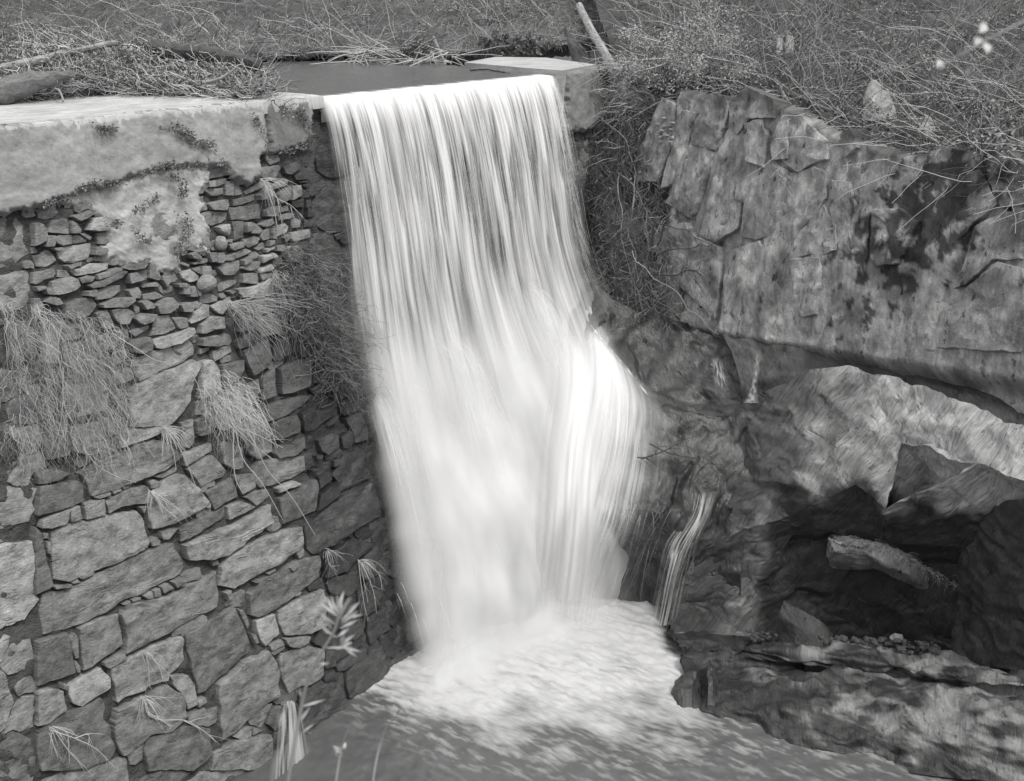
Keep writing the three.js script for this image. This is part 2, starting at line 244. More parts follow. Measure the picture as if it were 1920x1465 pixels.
const parse = (s, ox, oy, sc) => s.trim().split(/\s*;\s*/).filter(Boolean).map((q) => q.trim().split(/\s+/).map((w) => { const [x, y] = w.split(',').map(Number); return [ox + x / sc, oy + y / sc]; }));
const S1 = 5.635;
const outlines = [
  ...parse(`22,680 60,660 115,680 150,740 150,850 60,905 22,910; 165,765 220,640 330,615 385,625 405,690 405,785; 405,720 425,635 470,665 520,730 510,775 410,780; 140,800 245,795 245,870 230,920 145,920; 255,820 310,795 440,790 440,890 350,910 290,880; 445,800 520,790 615,840 605,870 450,890; 515,770 580,770 655,815 635,850;
    595,740 650,615 760,600 830,670 840,720 780,750 690,755; 710,770 790,765 835,870 790,895 710,890; 415,600 500,570 600,530 640,560 600,610 500,650; 300,970 340,925 655,880 655,960 625,1040 560,1070 380,1085 320,1050; 660,910 780,930 800,960 760,1015 650,1005; 30,1010 100,1005 185,945 240,965 300,1060 190,1140 80,1130;
    25,920 60,915 100,970 80,990 30,990; 230,935 335,925 320,970 260,960; 30,1190 255,1150 280,1190 250,1240 150,1270 60,1320 30,1310; 400,1165 540,1150 640,1095 820,1090 810,1150 700,1190 560,1220 480,1225; 285,1165 380,1165 425,1225 380,1245 290,1240; 215,1290 330,1250 420,1230 500,1260 530,1330 480,1380 350,1420 240,1430;
    510,1250 600,1220 690,1230 650,1290 540,1310; 690,1215 920,1135 960,1160 850,1225 700,1270; 600,1330 760,1265 900,1195 960,1165 1020,1180 960,1240 760,1340 640,1360; 690,1390 840,1330 960,1320 965,1380 860,1460 690,1485; 590,1390 680,1370 690,1420 650,1450 590,1440; 1010,1110 1180,1080 1220,1100 1190,1150 1050,1165 960,1150;
    1110,1190 1255,1160 1255,1260 1200,1250; 1020,1200 1100,1190 1200,1265 1050,1310 1030,1270; 1265,1080 1320,1070 1390,1250 1360,1280 1260,1250; 1400,1230 1475,1220 1480,1290 1450,1350 1400,1270; 1580,1190 1700,1150 1790,1230 1780,1270 1690,1300 1610,1250; 1700,1150 1810,1120 1900,1140 1890,1210 1780,1200;
    1665,1000 1720,970 1780,1020 1790,1050 1700,1045; 1560,970 1650,955 1660,990 1600,1020; 1600,1340 1670,1310 1680,1420 1610,1420; 1670,1340 1730,1330 1760,1450 1680,1450; 1740,1330 1800,1400 1790,1440 1760,1440; 1170,1330 1330,1290 1350,1340 1180,1350; 1345,1290 1400,1330 1440,1440 1380,1390; 1030,1380 1140,1340 1175,1400 1160,1465 1090,1465;
    30,1340 130,1330 160,1360 60,1390; 135,1370 200,1345 235,1400 230,1430 160,1420; 480,1090 570,1075 560,1120 470,1140; 600,1060 670,1030 695,1060 620,1090; 370,1120 430,1095 465,1130 400,1160; 380,1065 440,1065 440,1090 390,1090; 1575,1100 1610,1075 1680,1110 1680,1130 1600,1110; 1690,1090 1860,1050 1870,1080 1720,1110; 1540,1310 1640,1300 1640,1350 1560,1350`, 60, 300, S1),
  ...parse(`645,300 835,275 860,310 830,380 800,440 720,440 655,400; 865,300 1035,225 1050,290 1020,340 960,380 890,370; 1045,235 1170,210 1160,290 1070,300; 995,390 1080,330 1140,330 1140,430 1010,440; 745,510 900,410 945,440 930,490 780,535; 465,560 560,500 650,450 680,480 660,520 540,570 480,590; 345,650 590,580 590,650 440,700 355,710; 595,600 690,520 745,560 740,610 610,650;
    800,600 930,510 940,640 830,690 800,670; 940,510 1030,490 1035,600 945,650; 1045,560 1140,510 1150,620 1040,630; 300,735 640,685 640,840 500,860 330,860; 70,690 280,635 290,700 270,755 130,755; 0,790 110,765 305,780 290,850 250,890 120,920 60,900 10,840; 310,870 445,870 445,1040 345,1080 340,960; 455,890 510,880 505,980 460,990; 515,910 540,890 625,960 600,1010 510,1005;
    615,910 740,840 760,890 700,930 630,935; 630,980 715,940 720,1060 650,1080 620,1040; 725,950 770,940 770,1060 730,1060; 790,930 900,890 945,930 920,990 800,1040 780,980; 680,760 740,720 820,710 800,820 690,825; 820,730 940,700 945,760 830,790; 810,820 940,785 975,800 930,850 810,865; 950,660 1080,630 1085,720 1000,730 960,700; 960,880 1020,840 1070,860 1060,940 980,950;
    940,1000 1160,950 1165,1040 1000,1095 955,1050; 1090,860 1190,830 1190,930 1090,940; 260,1070 340,1060 340,1100 265,1095; 270,1120 430,1085 440,1150 330,1185 290,1160; 440,1070 560,1030 620,1050 590,1110 500,1155 445,1130; 570,1160 670,1090 685,1150 620,1185; 695,1080 750,1070 750,1110 700,1140; 860,1050 920,1005 950,1050 890,1100;
    355,1200 480,1160 540,1190 470,1230 380,1270; 515,1215 590,1190 645,1230 600,1275 520,1275; 250,1250 350,1200 370,1260 330,1290 245,1290; 155,1205 215,1200 250,1270 200,1320 160,1320; 60,1205 150,1200 155,1300 100,1310; 180,1370 230,1310 420,1285 410,1380 370,1440 250,1450; 425,1290 510,1245 515,1300 440,1340; 420,1370 510,1310 630,1295 610,1370 520,1400;
    770,1290 870,1230 890,1290 850,1350 775,1370; 785,1140 870,1120 880,1190 790,1190; 900,1140 1030,1130 1060,1200 1050,1280 960,1310 905,1260; 1070,1130 1180,1100 1185,1220 1110,1250 1065,1200; 65,450 145,435 140,510 80,515; 150,440 285,415 280,470 160,515; 45,545 100,525 255,520 260,580 160,610 120,600; 270,450 360,440 362,600 270,600; 366,450 410,440 445,590 370,605; 240,290 310,250 370,270 330,360 270,385;
    700,170 830,170 855,230 740,280 690,230; 0,1345 90,1345 105,1400 60,1460 0,1440; 0,1265 60,1265 60,1300 0,1310; 1090,650 1140,640 1150,720 1095,730; 1110,750 1200,760 1190,820 1110,830; 1040,455 1140,440 1140,465 1045,470; 1040,490 1120,480 1120,500 1045,505`, 380, 260, S1),
  ...parse(`430,80 530,65 590,65 595,180 520,185 435,170; 605,80 735,65 740,100 640,150; 190,190 330,140 390,150 380,185 230,265 200,270; 360,240 550,205 650,170 770,80 780,260 740,310 560,330 420,325; 185,295 235,280 275,320 230,345 190,325; 260,265 320,245 350,265 310,295; 0,300 100,285 185,320 180,365 80,390 0,385; 105,420 320,315 335,370 300,440 250,510 200,500;
    0,620 110,520 235,530 245,650 130,670 50,710 0,710; 0,760 160,725 210,750 205,840 60,845 0,840; 130,900 320,840 340,900 220,970 145,1010; 0,870 110,850 105,890 0,935; 370,800 500,690 540,760 530,830 400,880; 400,550 520,520 540,660 400,690; 430,890 690,780 740,960 700,1060 540,1155 500,1080; 740,800 900,740 950,900 800,1000 750,990; 1010,700 1190,650 1190,900 1050,960 1000,900; 1010,480 1200,400 1200,620 1010,680;
    210,1050 440,985 445,1080 400,1200 330,1270 230,1260; 820,1080 940,1010 1160,960 1150,1260 960,1340 850,1350; 1160,1300 1290,1230 1420,1215 1400,1290 1210,1355; 1180,1110 1280,1065 1420,1100 1560,1190 1410,1200 1180,1240; 640,1170 770,1080 790,1370 660,1420; 470,1290 610,1190 625,1320 560,1440 490,1465; 0,1000 100,980 180,1080 200,1300 100,1360 0,1400; 1340,1370 1430,1330 1600,1310 1630,1345 1420,1410; 560,345 770,330 800,460 590,520; 560,540 820,480 850,690 640,750`, 380, 500, S1),
  ...parse(`35,110 100,105 135,180 130,240 40,335; 140,150 200,90 300,110 350,170 280,190; 365,180 500,120 650,100 710,180 640,290 450,350 370,320; 740,180 880,110 1075,95 1085,140 1000,205 750,210; 1180,80 1330,40 1410,90 1300,130 1190,120; 1145,150 1200,120 1300,180 1280,215 1200,230; 1310,190 1370,130 1480,100 1545,170 1540,210 1460,270 1350,280; 1565,180 1660,150 1720,150 1700,250 1600,255;
    1680,360 1720,280 1830,170 1900,180 1900,300 1800,350 1700,380; 690,270 810,225 890,400 840,440 760,430; 835,240 900,215 1010,220 1085,270 1030,380 950,390 890,350; 1090,330 1140,265 1320,275 1280,350 1180,395 1120,370; 1080,180 1150,200 1160,250 1120,275; 1285,510 1310,330 1350,295 1470,290 1560,430 1440,490; 1480,310 1660,315 1680,420 1580,440; 1055,470 1130,430 1270,390 1270,430 1110,520; 1280,560 1400,520 1560,480 1680,420 1720,420 1740,470 1590,590 1400,640 1320,640;
    830,460 940,405 1050,440 1060,560 980,590 880,530; 1050,600 1110,540 1240,520 1270,560 1265,650 1160,700 1060,680; 1080,770 1240,690 1500,620 1700,540 1740,590 1755,700 1590,810 1440,870 1330,920 1160,990 1100,900; 870,700 1010,650 1040,740 880,840; 1020,1130 1100,1050 1250,960 1540,840 1730,760 1830,800 1780,870 1720,960 1690,1180 1620,1300 1450,1450 1320,1470 1030,1480 1020,1400; 890,980 930,970 960,1020 930,1040;
    40,780 110,770 120,900 50,930; 330,640 560,560 700,690 690,900 520,1010 380,950; 120,520 250,470 320,620 300,800 140,800; 380,1000 700,920 860,1080 820,1300 420,1400`, 60, 540, S1),
  ...parse(`1050,140 1330,115 1420,135 1370,180 1180,260 1060,290 920,340 910,240; 700,500 1060,330 1300,240 1440,280 1590,430 1540,490 1330,610 1130,700 840,800 650,850 520,620; 1585,80 1730,40 1740,290 1690,350 1640,330; 1740,60 1800,20 1920,0 1925,180 1800,215 1750,215; 1600,420 1900,290 1910,370 1690,500 1630,540; 1660,570 1803,430 1933,425 2003,495 2063,575 2053,635 1893,715 1810,760 1740,650;
    1240,1010 1260,800 1390,690 1540,600 1620,620 1800,790 1880,910 1830,970 1640,1090 1390,1190 1270,1200; 780,910 920,830 1080,760 1200,740 1255,780 1250,920 1100,940 940,970 810,1030; 540,925 760,880 775,1050 570,1100; 400,1000 500,950 525,1090 410,1130; 110,1110 240,1040 490,950 395,1000 375,1140 200,1190 110,1190; 80,750 500,680 540,760 560,890 480,940 280,1000 60,1060;
    210,1230 380,1160 780,1060 1010,1020 1120,1020 1190,1100 1250,1330 1230,1400 940,1540 720,1640 560,1690 390,1760 235,1750; 45,1180 110,1240 150,1450 220,1800 40,1890; 130,1250 190,1240 195,1300 140,1305; 150,1330 195,1330 205,1460 170,1460; 1360,1230 1540,1190 1450,1310 1390,1310; 1570,1200 1803,1085 2053,965 2063,1075 1803,1235 1590,1340; 1240,1330 1310,1280 1355,1320 1330,1370 1270,1380; 60,600 240,560 420,610 300,690 70,730;
    1240,700 1290,675 1370,700 1340,760 1260,770; 1300,650 1550,545 1540,590 1400,665; 850,800 950,770 940,800 860,830; 970,760 1050,735 1050,770 980,780; 660,860 830,810 830,840 700,880; 1140,970 1215,955 1190,1030; 1840,970 1890,920 1890,980; 420,120 700,60 800,300 640,420 430,380; 120,80 380,60 400,420 150,480`, 60, 780, S1),
  ...parse(`635,150 830,70 1080,10 1150,30 1070,130 860,240 690,300 660,220; 735,320 860,250 1030,220 1060,290 1050,400 850,480 760,490; 1040,200 1120,140 1290,170 1380,120 1390,220 1280,290 1170,380 1070,400; 1310,330 1360,250 1425,215 1430,280 1330,330; 1215,485 1390,405 1450,440 1455,560 1320,640 1260,600; 1470,450 1580,380 1600,480 1560,560 1480,570; 1460,90 1660,20 1690,170 1520,240 1470,190; 1500,260 1660,190 1740,330 1740,480 1600,510 1570,370;
    380,340 540,220 650,200 730,340 740,480 760,600 620,700 500,640 420,420; 200,540 260,500 430,560 440,780 340,800 250,740; 760,620 830,540 960,540 1080,420 1100,560 1000,640 810,680; 560,830 600,720 740,690 1100,650 1110,800 960,900 640,1000 590,960; 50,1040 330,880 400,1080 250,1150 130,1220; 340,860 560,840 580,980 430,1060 400,1010; 460,1090 560,1030 690,1010 730,1060 640,1150 590,1180 500,1100; 260,1190 420,1130 580,1190 450,1260 290,1330;
    -197,1595 316,1392 738,1166 761,1347 270,1702 90,1747 -152,1747; 820,1110 900,1040 1220,900 1240,1000 1200,1230 1000,1330 850,1370; 1245,1060 1440,920 1460,1060 1240,1220 1215,1230; 1100,1390 1300,1230 1500,1090 1700,990 1800,920 1870,1100 1880,1280 1700,1400 1400,1600 1200,1700 1130,1650; 1240,880 1370,820 1390,900 1260,1000; 1390,870 1500,640 1740,560 1790,880 1600,980 1470,1030 1440,920; 1150,800 1240,780 1250,810 1160,820; 1200,650 1270,640 1270,680 1210,690; 1390,700 1460,680 1470,740 1400,770`, 380, 740, S1),
  ...parse(`130,540 340,500 520,430 700,330 960,200 1150,110 1390,10 1510,0 1590,150 1640,240 1590,320 1480,390 1200,520 960,640 740,760 540,860 370,920 260,940 150,965 110,720; 60,1050 150,1010 380,940 410,1050 470,1370 260,1460 70,1510; 500,900 700,800 930,750 940,860 980,1060 800,1200 640,1310 555,1350 530,1050; 410,1020 470,950 500,1000 520,1220 480,1230 440,1120; 460,1270 480,1240 520,1300 530,1380 490,1370;
    950,760 1003,660 1448,552 1961,304 1995,575 1984,660 1448,950 1003,1172 1010,1000; 770,1270 980,1140 1000,1220 830,1320 780,1310; 1070,600 1110,565 1170,570 1160,600 1080,620; 1190,555 1270,500 1285,575 1220,590; 1290,500 1350,470 1370,540 1300,570; 1370,460 1450,420 1510,470 1400,530; 1490,410 1600,350 1640,400 1620,440 1530,470; 980,650 1050,605 1055,660; 510,370 660,270 660,330 540,380; 430,420 500,380 530,410 450,430; 1120,80 1180,40 1210,60 1120,100; 230,450 420,430 400,460 240,480`, 60, 1020, S1),
  ...parse(`840,440 1040,300 1280,180 1590,80 1620,110 1640,320 1570,400 1470,480 1450,550 1250,620 1060,700 910,780 870,600; 410,610 560,510 740,420 840,520 830,620 700,720 540,830 440,800 400,690; 210,990 280,930 560,830 740,740 810,820 770,910 850,1080 890,1320 850,1400 500,1500 100,1500 80,1350 70,1100; 60,670 200,630 330,660 370,860 260,950 190,1010 70,1030; 900,870 1130,750 1430,600 1590,700 1640,910 1480,1080 1260,1120 1200,1200 960,1350 900,1180 870,1060;
    1460,490 1650,490 1720,590 1750,790 1650,850 1600,700 1500,600; 1230,1170 1480,1080 1640,1010 1880,1060 1890,1300 1850,1400 1700,1500 1240,1500 1200,1300; 1650,900 1840,840 1870,920 1880,1040 1660,1000; 1629,73 1961,-107 2164,-242 2327,141 2339,231 2074,473 1781,699 1741,564 1674,293; 1750,770 1830,720 1850,770 1760,830; 320,560 385,600 370,650 330,640`, 60, 1180, S1),
  ...parse(`180,590 370,430 500,320 620,280 700,220 780,340 810,460 820,700 700,790 650,830 540,950 220,1200 200,1000 190,800; 850,280 1130,180 1300,220 1300,500 1170,590 1080,610 920,690 880,560 840,400; 1050,690 1280,540 1340,590 1460,570 1510,680 1540,800 1530,850 1350,960 1210,1010 1060,1080 1040,800; 730,860 830,820 900,850 880,1020 790,1090 700,1010; 720,180 850,115 880,170 740,240; 740,260 890,175 900,210 780,290;
    350,1150 410,1080 540,1040 540,1180 440,1190; 560,1040 660,1080 550,1140; 130,1320 340,1200 720,1110 750,1330 700,1480 100,1500; 790,1110 900,1040 1050,1100 1080,1250 1110,1400 1000,1500 820,1480; 1090,1100 1330,980 1350,1150 1450,1250 1350,1380 1120,1390; 1540,480 1720,300 1915,180 1960,400 1900,560 1720,680 1580,750 1540,640; 1600,760 1690,700 1720,780 1600,800; 1730,770 1860,650 1910,680 1950,780 1780,880; 1430,400 1600,270 1740,200 1740,290 1530,450 1450,460; 1310,240 1430,230 1430,400 1310,420; 1560,830 1690,820 1760,900 1560,1000`, 380, 1180, S1),
  ...parse(`140,350 420,170 660,90 830,45 860,130 850,230 680,360 480,480 200,640 60,600 90,430; 350,690 480,540 640,460 840,360 1040,320 1020,520 850,650 620,820 430,910 370,890; 1060,330 1330,150 1520,200 1400,320 1250,460 1060,530; 1090,590 1130,520 1280,490 1370,450 1400,620 1300,700 1130,690; 630,850 850,720 1050,640 1080,760 1080,980 930,1060 700,1080 650,1000; 410,940 590,870 650,1060 500,1180 440,1100; 680,1110 920,1080 900,1140 820,1190 720,1180;
    1420,330 1560,230 1600,480 1460,560 1420,480; 1380,660 1600,630 1620,720 1540,830 1480,880 1400,900; 1470,920 1640,820 1700,1010 1500,1160 1480,1060; 1230,1020 1420,920 1440,1040 1360,1120 1240,1130; 790,280 870,250 880,310 830,350; 720,430 800,370 820,400 760,470; 520,490 600,440 610,460 540,500; 120,670 170,640 190,710 150,740; 390,570 450,540 430,580; 0,390 60,360 75,400 20,420; 780,680 850,660 840,690 790,710; 240,830 290,830 345,970 330,1010; 350,1050 400,1060 430,1140 400,1150`, 400, 980, 5.053),
].map((q) => q.map(([x, y]) => WALL.seen(x, y, 0.03)));
const paleOutlines = [
  ...parse('160,940 295,890 325,990 300,1030 230,1010; 670,1170 770,1130 780,1160 690,1210; 635,1245 760,1195 815,1250 700,1300 650,1320; 595,1385 740,1325 765,1360 720,1410 610,1425', 380, 260, S1),
  ...parse('790,1000 990,910 1060,940 880,1030 820,1050', 380, 740, S1),
].map((q) => q.map(([x, y]) => WALL.seen(x, y, 0.05)));

// ---- which cells of the face are taken; what is left is filled with smaller stones
const G0 = -7.6, G1 = 8.4, H0 = -0.1, H1 = 10.6, CELL = 0.04, GW = Math.round((G1 - G0) / CELL), GH = Math.round((H1 - H0) / CELL);
const taken = new Uint8Array(GW * GH);
const mark = (P) => { let x0 = 1e9, x1 = -1e9, y0 = 1e9, y1 = -1e9; for (const [x, y] of P) { x0 = Math.min(x0, x); x1 = Math.max(x1, x); y0 = Math.min(y0, y); y1 = Math.max(y1, y); }
  for (let j = Math.max(0, Math.floor((y0 - H0) / CELL)); j <= Math.min(GH - 1, (y1 - H0) / CELL); j++) for (let i = Math.max(0, Math.floor((x0 - G0) / CELL)); i <= Math.min(GW - 1, (x1 - G0) / CELL); i++) if (inside(P, G0 + (i + 0.5) * CELL, H0 + (j + 0.5) * CELL)) taken[j * GW + i] = 1; };
outlines.forEach(mark); paleOutlines.forEach(mark);
// concrete crest and render over the stones, as outlines on the face
const px2wall = (s, off = 0.1) => parse(s, 0, 0, 1).map((q) => q.map(([x, y]) => WALL.seen(x, y, off)));
const [capLeft] = px2wall('-40,240 65,231 300,211 470,194 492,193 502,240 506,285 492,292 490,330 470,345 440,330 425,308 400,312 340,310 300,318 255,330 200,350 150,362 65,388 -40,410');
const [capRight] = px2wall('499,193 585,184 592,188 588,262 560,276 514,288 506,240');
const [render1] = px2wall('131,359 200,348 300,316 400,307 398,340 384,365 390,385 384,400 400,430 398,470 370,468 340,470 346,505 330,508 304,507 295,488 272,492 240,494 225,478 210,490 202,474 214,456 207,436 230,424 211,418 198,405 174,395 172,383 160,382 138,384');
const abut = [[6.35, 0.02], [7.46, 0.02], [7.46, 0.95], [6.95, 1.15], [6.2, 1.1]];
[capLeft, capRight, abut].forEach(mark);
for (let j = 0; j < GH; j++) for (let i = 0; i < GW; i++) if (H0 + j * CELL < 0.75) taken[j * GW + i] = 1;
const filler = [];
{
  const freeAt = (x, y) => { const i = Math.floor((x - G0) / CELL), j = Math.floor((y - H0) / CELL); return i >= 0 && j >= 0 && i < GW && j < GH && !taken[j * GW + i]; };
  const march = (x, y, dx, dy, max) => { let t = 0; while (t < max && freeAt(x + dx * (t + 0.02), y + dy * (t + 0.02))) t += 0.02; return t; };
  for (const [minR, tries] of [[0.26, 700], [0.17, 3000], [0.11, 6000], [0.07, 9000], [0.045, 6000]]) for (let k = 0; k < tries; k++) {
    const x = rr(G0, G1), y = rr(0.7, H1); if (!freeAt(x, y)) continue;
    if (x > 0.3 && x < 6 && minR < 0.16) continue; if (x < -4.3 && minR > 0.2 && y < 4) continue;
    const big = y > 3.4 ? 1.35 : 0.85, R = minR * rr(1.15, 1.9) * big, asp = rr(1.3, 2.1), n = 14, rot = rs(0.12); let poor = 0; const P = [];
    for (let q = 0; q < n; q++) { const a = q / n * 2 * Math.PI, c = Math.cos(a), s = Math.sin(a), sq = 1 / Math.pow(Math.pow(Math.abs(c), 3.2) + Math.pow(Math.abs(s), 3.2), 1 / 3.2); const dx0 = c * asp * sq * R, dy0 = s * sq * R, dx = dx0 * Math.cos(rot) - dy0 * Math.sin(rot), dy = dx0 * Math.sin(rot) + dy0 * Math.cos(rot), L = Math.hypot(dx, dy); const t = march(x, y, dx / L, dy / L, L); if (t < minR * 0.8) poor++; P.push([x + dx / L * t, y + dy / L * t]); }
    if (poor > 0) continue; const rads = P.map(([X, Y]) => Math.hypot((X - x) / asp, Y - y)); if (Math.min(...rads) < 0.36 * Math.max(...rads)) continue;
    filler.push(P); mark(P);
  }
}
const wetness = (a, b) => clamp(sm(-2.3, -0.7, a) * sm(1.5, 5, b) + 0.6 * sm(-1.1, -0.4, a) * (a < 6.3 ? 1 : 0.6) + 0.35 * sm(7.5, 9.3, b) * sm(-4.2, -2.6, a), 0, 1);
function stoneMat(a, b, s) {
  const w = wetness(a, b) + rs(0.14); if (w > 0.62) return M.wet[Math.floor(rnd() * 3)]; if (w > 0.3) return M.damp[Math.floor(rnd() * 2)];
  const k = clamp(Math.floor(rr(0.3, 3.2) + (b < 3.4 ? rs(0.9) : rs(0.4))), 0, 3); return M.stone[k];
}
const centre = (P) => { let x = 0, y = 0; for (const q of P) { x += q[0] / P.length; y += q[1] / P.length; } return [x, y]; };
const all = [...outlines.map((P) => ({ P, A: Math.abs(polyArea(P)), own: 1 })), ...filler.map((P) => ({ P, A: Math.abs(polyArea(P)), own: 0 }))].filter((s) => s.P.length > 2);
all.sort((x, y) => (y.own * 0.06 + y.A) - (x.own * 0.06 + x.A));
const rest = { wet: [], dry: [] };
let made = 0;
for (const { P, A, own } of all) {
  const [a, b] = centre(P), big = Math.sqrt(A), hid = inside(render1, a, b);
  const off = hid ? -0.012 + rs(0.02) : b > 3.4 && own ? rs(0.035) + 0.02 : own ? rs(0.06) + 0.01 : rs(0.04) - 0.06;
  const behind = a > 0.3 && a < 6.1;
  const g = stoneGeo(WALL, P, behind ? off * 1.5 : off, { deep: 0.34, bevel: clamp(big * 0.022, 0.005, 0.011), rough: clamp(big * 0.03, 0.006, 0.022), step: big > 0.5 ? 0.09 : 0.07, gap: own ? 0.001 : 0.004, tilt: [rs(0.05), rs(0.05)] });
  const mat = stoneMat(a, b, A);
  if (made < 292) { add('stone', g, mat, dam); made++; } else rest[mat.roughness < 0.7 ? 'wet' : 'dry'].push(g);
}
for (const P of paleOutlines) add('stone', stoneGeo(WALL, P, 0.05, { bevel: 0.02, rough: 0.012, step: 0.07 }), M.pale, dam);
for (const [k, m] of [['dry', M.stone[1]], ['wet', M.wet[1]]]) if (rest[k].length) stuff(add('chinking_stones', mergeGeometries(rest[k]), m, dam));
{ // two rounded cobbles set in the rubble
  for (const [px, py, rx, ry, mat] of [[415, 456, 0.085, 0.1, M.pale], [388, 531, 0.15, 0.11, M.stone[3]]]) {
    const [a, b] = WALL.seen(px, py, 0.06), g = new THREE.SphereGeometry(1, 20, 14), q = g.attributes.position;
    for (let i = 0; i < q.count; i++) { const v = V().fromBufferAttribute(q, i); const k = 1 + 0.08 * n3(v.x * 1.5 + px, v.y * 1.5, v.z * 1.5); const w = WALL.p(a + v.x * rx * k, b + v.y * ry * k, 0.05 + v.z * 0.09 * k); q.setXYZ(i, w.x, w.y, w.z); }
    g.computeVertexNormals(); add('cobble', g, mat, dam);
  }
}
// earth and mortar behind the stones
add('mortar_core', skinGeo(WALL, G0, G1 + 0.6, 0.05, 11.2, 0.09, (a, b) => -0.085 + 0.08 * fbm2(a * 2.2, b * 2.6, 4) + 0.03 * n2(a * 11, b * 11)), M.joint, dam);
// rendered patches: thick ragged mortar
const bbox = (P) => [Math.min(...P.map((q) => q[0])), Math.max(...P.map((q) => q[0])), Math.min(...P.map((q) => q[1])), Math.max(...P.map((q) => q[1]))];
function coat(name, P, cell, thick, lump, mat, extra = 0) {
  const [a0, a1, b0, b1] = bbox(P);
  return add(name, skinGeo(WALL, a0 - 0.1, a1 + 0.1, b0 - 0.02, b1 + 0.1, cell, (a, b) => {
    const A = a + 0.025 * n2(a * 5, b * 5) + 0.025 * n2(a * 14, b * 14), B = b + 0.025 * n2(a * 5 + 40, b * 5) + 0.025 * n2(a * 14, b * 14 + 9), e = edgeDist(P, A, B), s = inside(P, A, B) ? e : -e; if (s < -0.06) return null;
    return -0.06 + (thick + 0.06) * sm(-0.045, 0.03, s) + lump * (fbm2(a * 2.6, b * 2.6, 5) + 0.4 * Math.abs(n2(a * 9, b * 12))) + extra * Math.max(0, Math.floor((b + 0.15 * n2(a * 0.7, 1)) / 0.42) * 0.6 - 0.6) * 0.05;
  }, 0.5), mat, dam);
}
coat('mortar_render', render1, 0.022, 0.012, 0.035, M.plaster);
coat('concrete_face', capLeft, 0.026, 0.10, 0.02, M.conc, 0.5);
coat('concrete_block', capRight, 0.024, 0.085, 0.014, M.concDark);
coat('concrete_block', abut, 0.03, 0.09, 0.03, M.concDark);
{ // top of the dam on both sides of the spillway, the spillway sill, the far wing
  const topPart = (name, a0, a1, y, depth, mat, edge) => {
    const m = new MB(), na = Math.ceil((a1 - a0) / 0.06), nd = 24; const id = [];
    for (let i = 0; i <= na; i++) for (let j = 0; j <= nd; j++) { const a = mix(a0, a1, i / na), lip = j === 0, d = Math.max(0, j - 1) / (nd - 1), o = mix(edge + 0.012 * n2(a * 6, 3) , -depth, d);
      const p = V().copy(crestB).addScaledVector(along, a).addScaledVector(outN, o); p.y = y + 0.012 * fbm2(a * 2, o * 2) - 0.012 * sm(0.05, 0, d); if (lip) { p.y -= 0.16; p.addScaledVector(outN, 0.006); } id.push(m.v(p, a * 0.5, o * 0.5)); }
    for (let i = 0; i < na; i++) for (let j = 0; j < nd; j++) { const k = i * (nd + 1) + j; m.q(k, k + nd + 1, k + nd + 2, k + 1); }
    return add(name, m.geo(), mat, dam);
  };
  topPart('crest_slab', -9, -0.02, 0.0, 2.6, M.concTop, 0.1);
  topPart('spillway_sill', -0.02, 6.0, -0.22, 1.2, M.concDark, 0.02);
  const far = thing('concrete_wing_wall', 'low flat concrete wing wall at the far end of the spillway', 'wing wall');
  const top = [[871, 117], [929, 106.5], [1025, 108], [1117, 121], [1054, 132], [983, 127]].map(([x, y]) => onLevel(x, y, 0.03)), m = new MB();
  const c = V(); top.forEach((p) => c.addScaledVector(p, 1 / top.length)); const ci = m.v(c, c.x * 0.5, c.z * 0.5);
  const up = top.map((p) => m.v(p, p.x * 0.5, p.z * 0.5)), dn = top.map((p) => m.v(V(p.x, -1.2, p.z), p.x * 0.5 + 0.3, p.y - 1));
  const up2 = top.map((p) => m.v(p, p.x * 0.5, p.y)); for (let i = 0; i < top.length; i++) { const j = (i + 1) % top.length; m.t(ci, up[j], up[i]); m.q(up2[i], up2[j], dn[j], dn[i]); }
  add('slab', m.geo(), mapMat(0.55, T.conc, T.concB, 0.008, 0.95), far);
}
renderer.shadowMap.type = THREE.PCFSoftShadowMap;
// ------------------------------------------------------------------ living rock: cliff, gully, boulders, ledges
const CL = new Plane(at(1350, 605, 19.5), V().subVectors(at(1890, 685, 15.4), at(1350, 605, 19.5)), V().subVectors(at(1350, 605, 19.5), at(1330, 190, 21.0)));
const cliff = thing('rock_cliff', 'tall cliff of upright jointed rock slabs beside the falls, lichen spotted', 'cliff');
const clTop = parse('1130,120 1240,160 1330,185 1480,203 1570,255 1690,290 1800,305 1900,345 2100,390', 0, 0, 1)[0].map(([x, y]) => CL.seen(x, y));
const topAt = (a) => { for (let i = 1; i < clTop.length; i++) if (a < clTop[i][0] || i === clTop.length - 1) { const [x0, y0] = clTop[i - 1], [x1, y1] = clTop[i]; return mix(y0, y1, clamp((a - x0) / (x1 - x0), 0, 1)); } };
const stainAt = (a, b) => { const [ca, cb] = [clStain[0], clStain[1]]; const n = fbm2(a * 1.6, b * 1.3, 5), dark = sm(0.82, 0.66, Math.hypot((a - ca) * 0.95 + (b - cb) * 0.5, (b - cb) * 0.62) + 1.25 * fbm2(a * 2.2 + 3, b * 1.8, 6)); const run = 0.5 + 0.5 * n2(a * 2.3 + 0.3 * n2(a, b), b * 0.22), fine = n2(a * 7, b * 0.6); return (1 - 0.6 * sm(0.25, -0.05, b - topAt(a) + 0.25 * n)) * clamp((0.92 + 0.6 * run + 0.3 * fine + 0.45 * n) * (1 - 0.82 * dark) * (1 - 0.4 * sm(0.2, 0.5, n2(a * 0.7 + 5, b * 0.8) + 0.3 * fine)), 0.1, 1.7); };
const clStain = CL.seen(1745, 395);
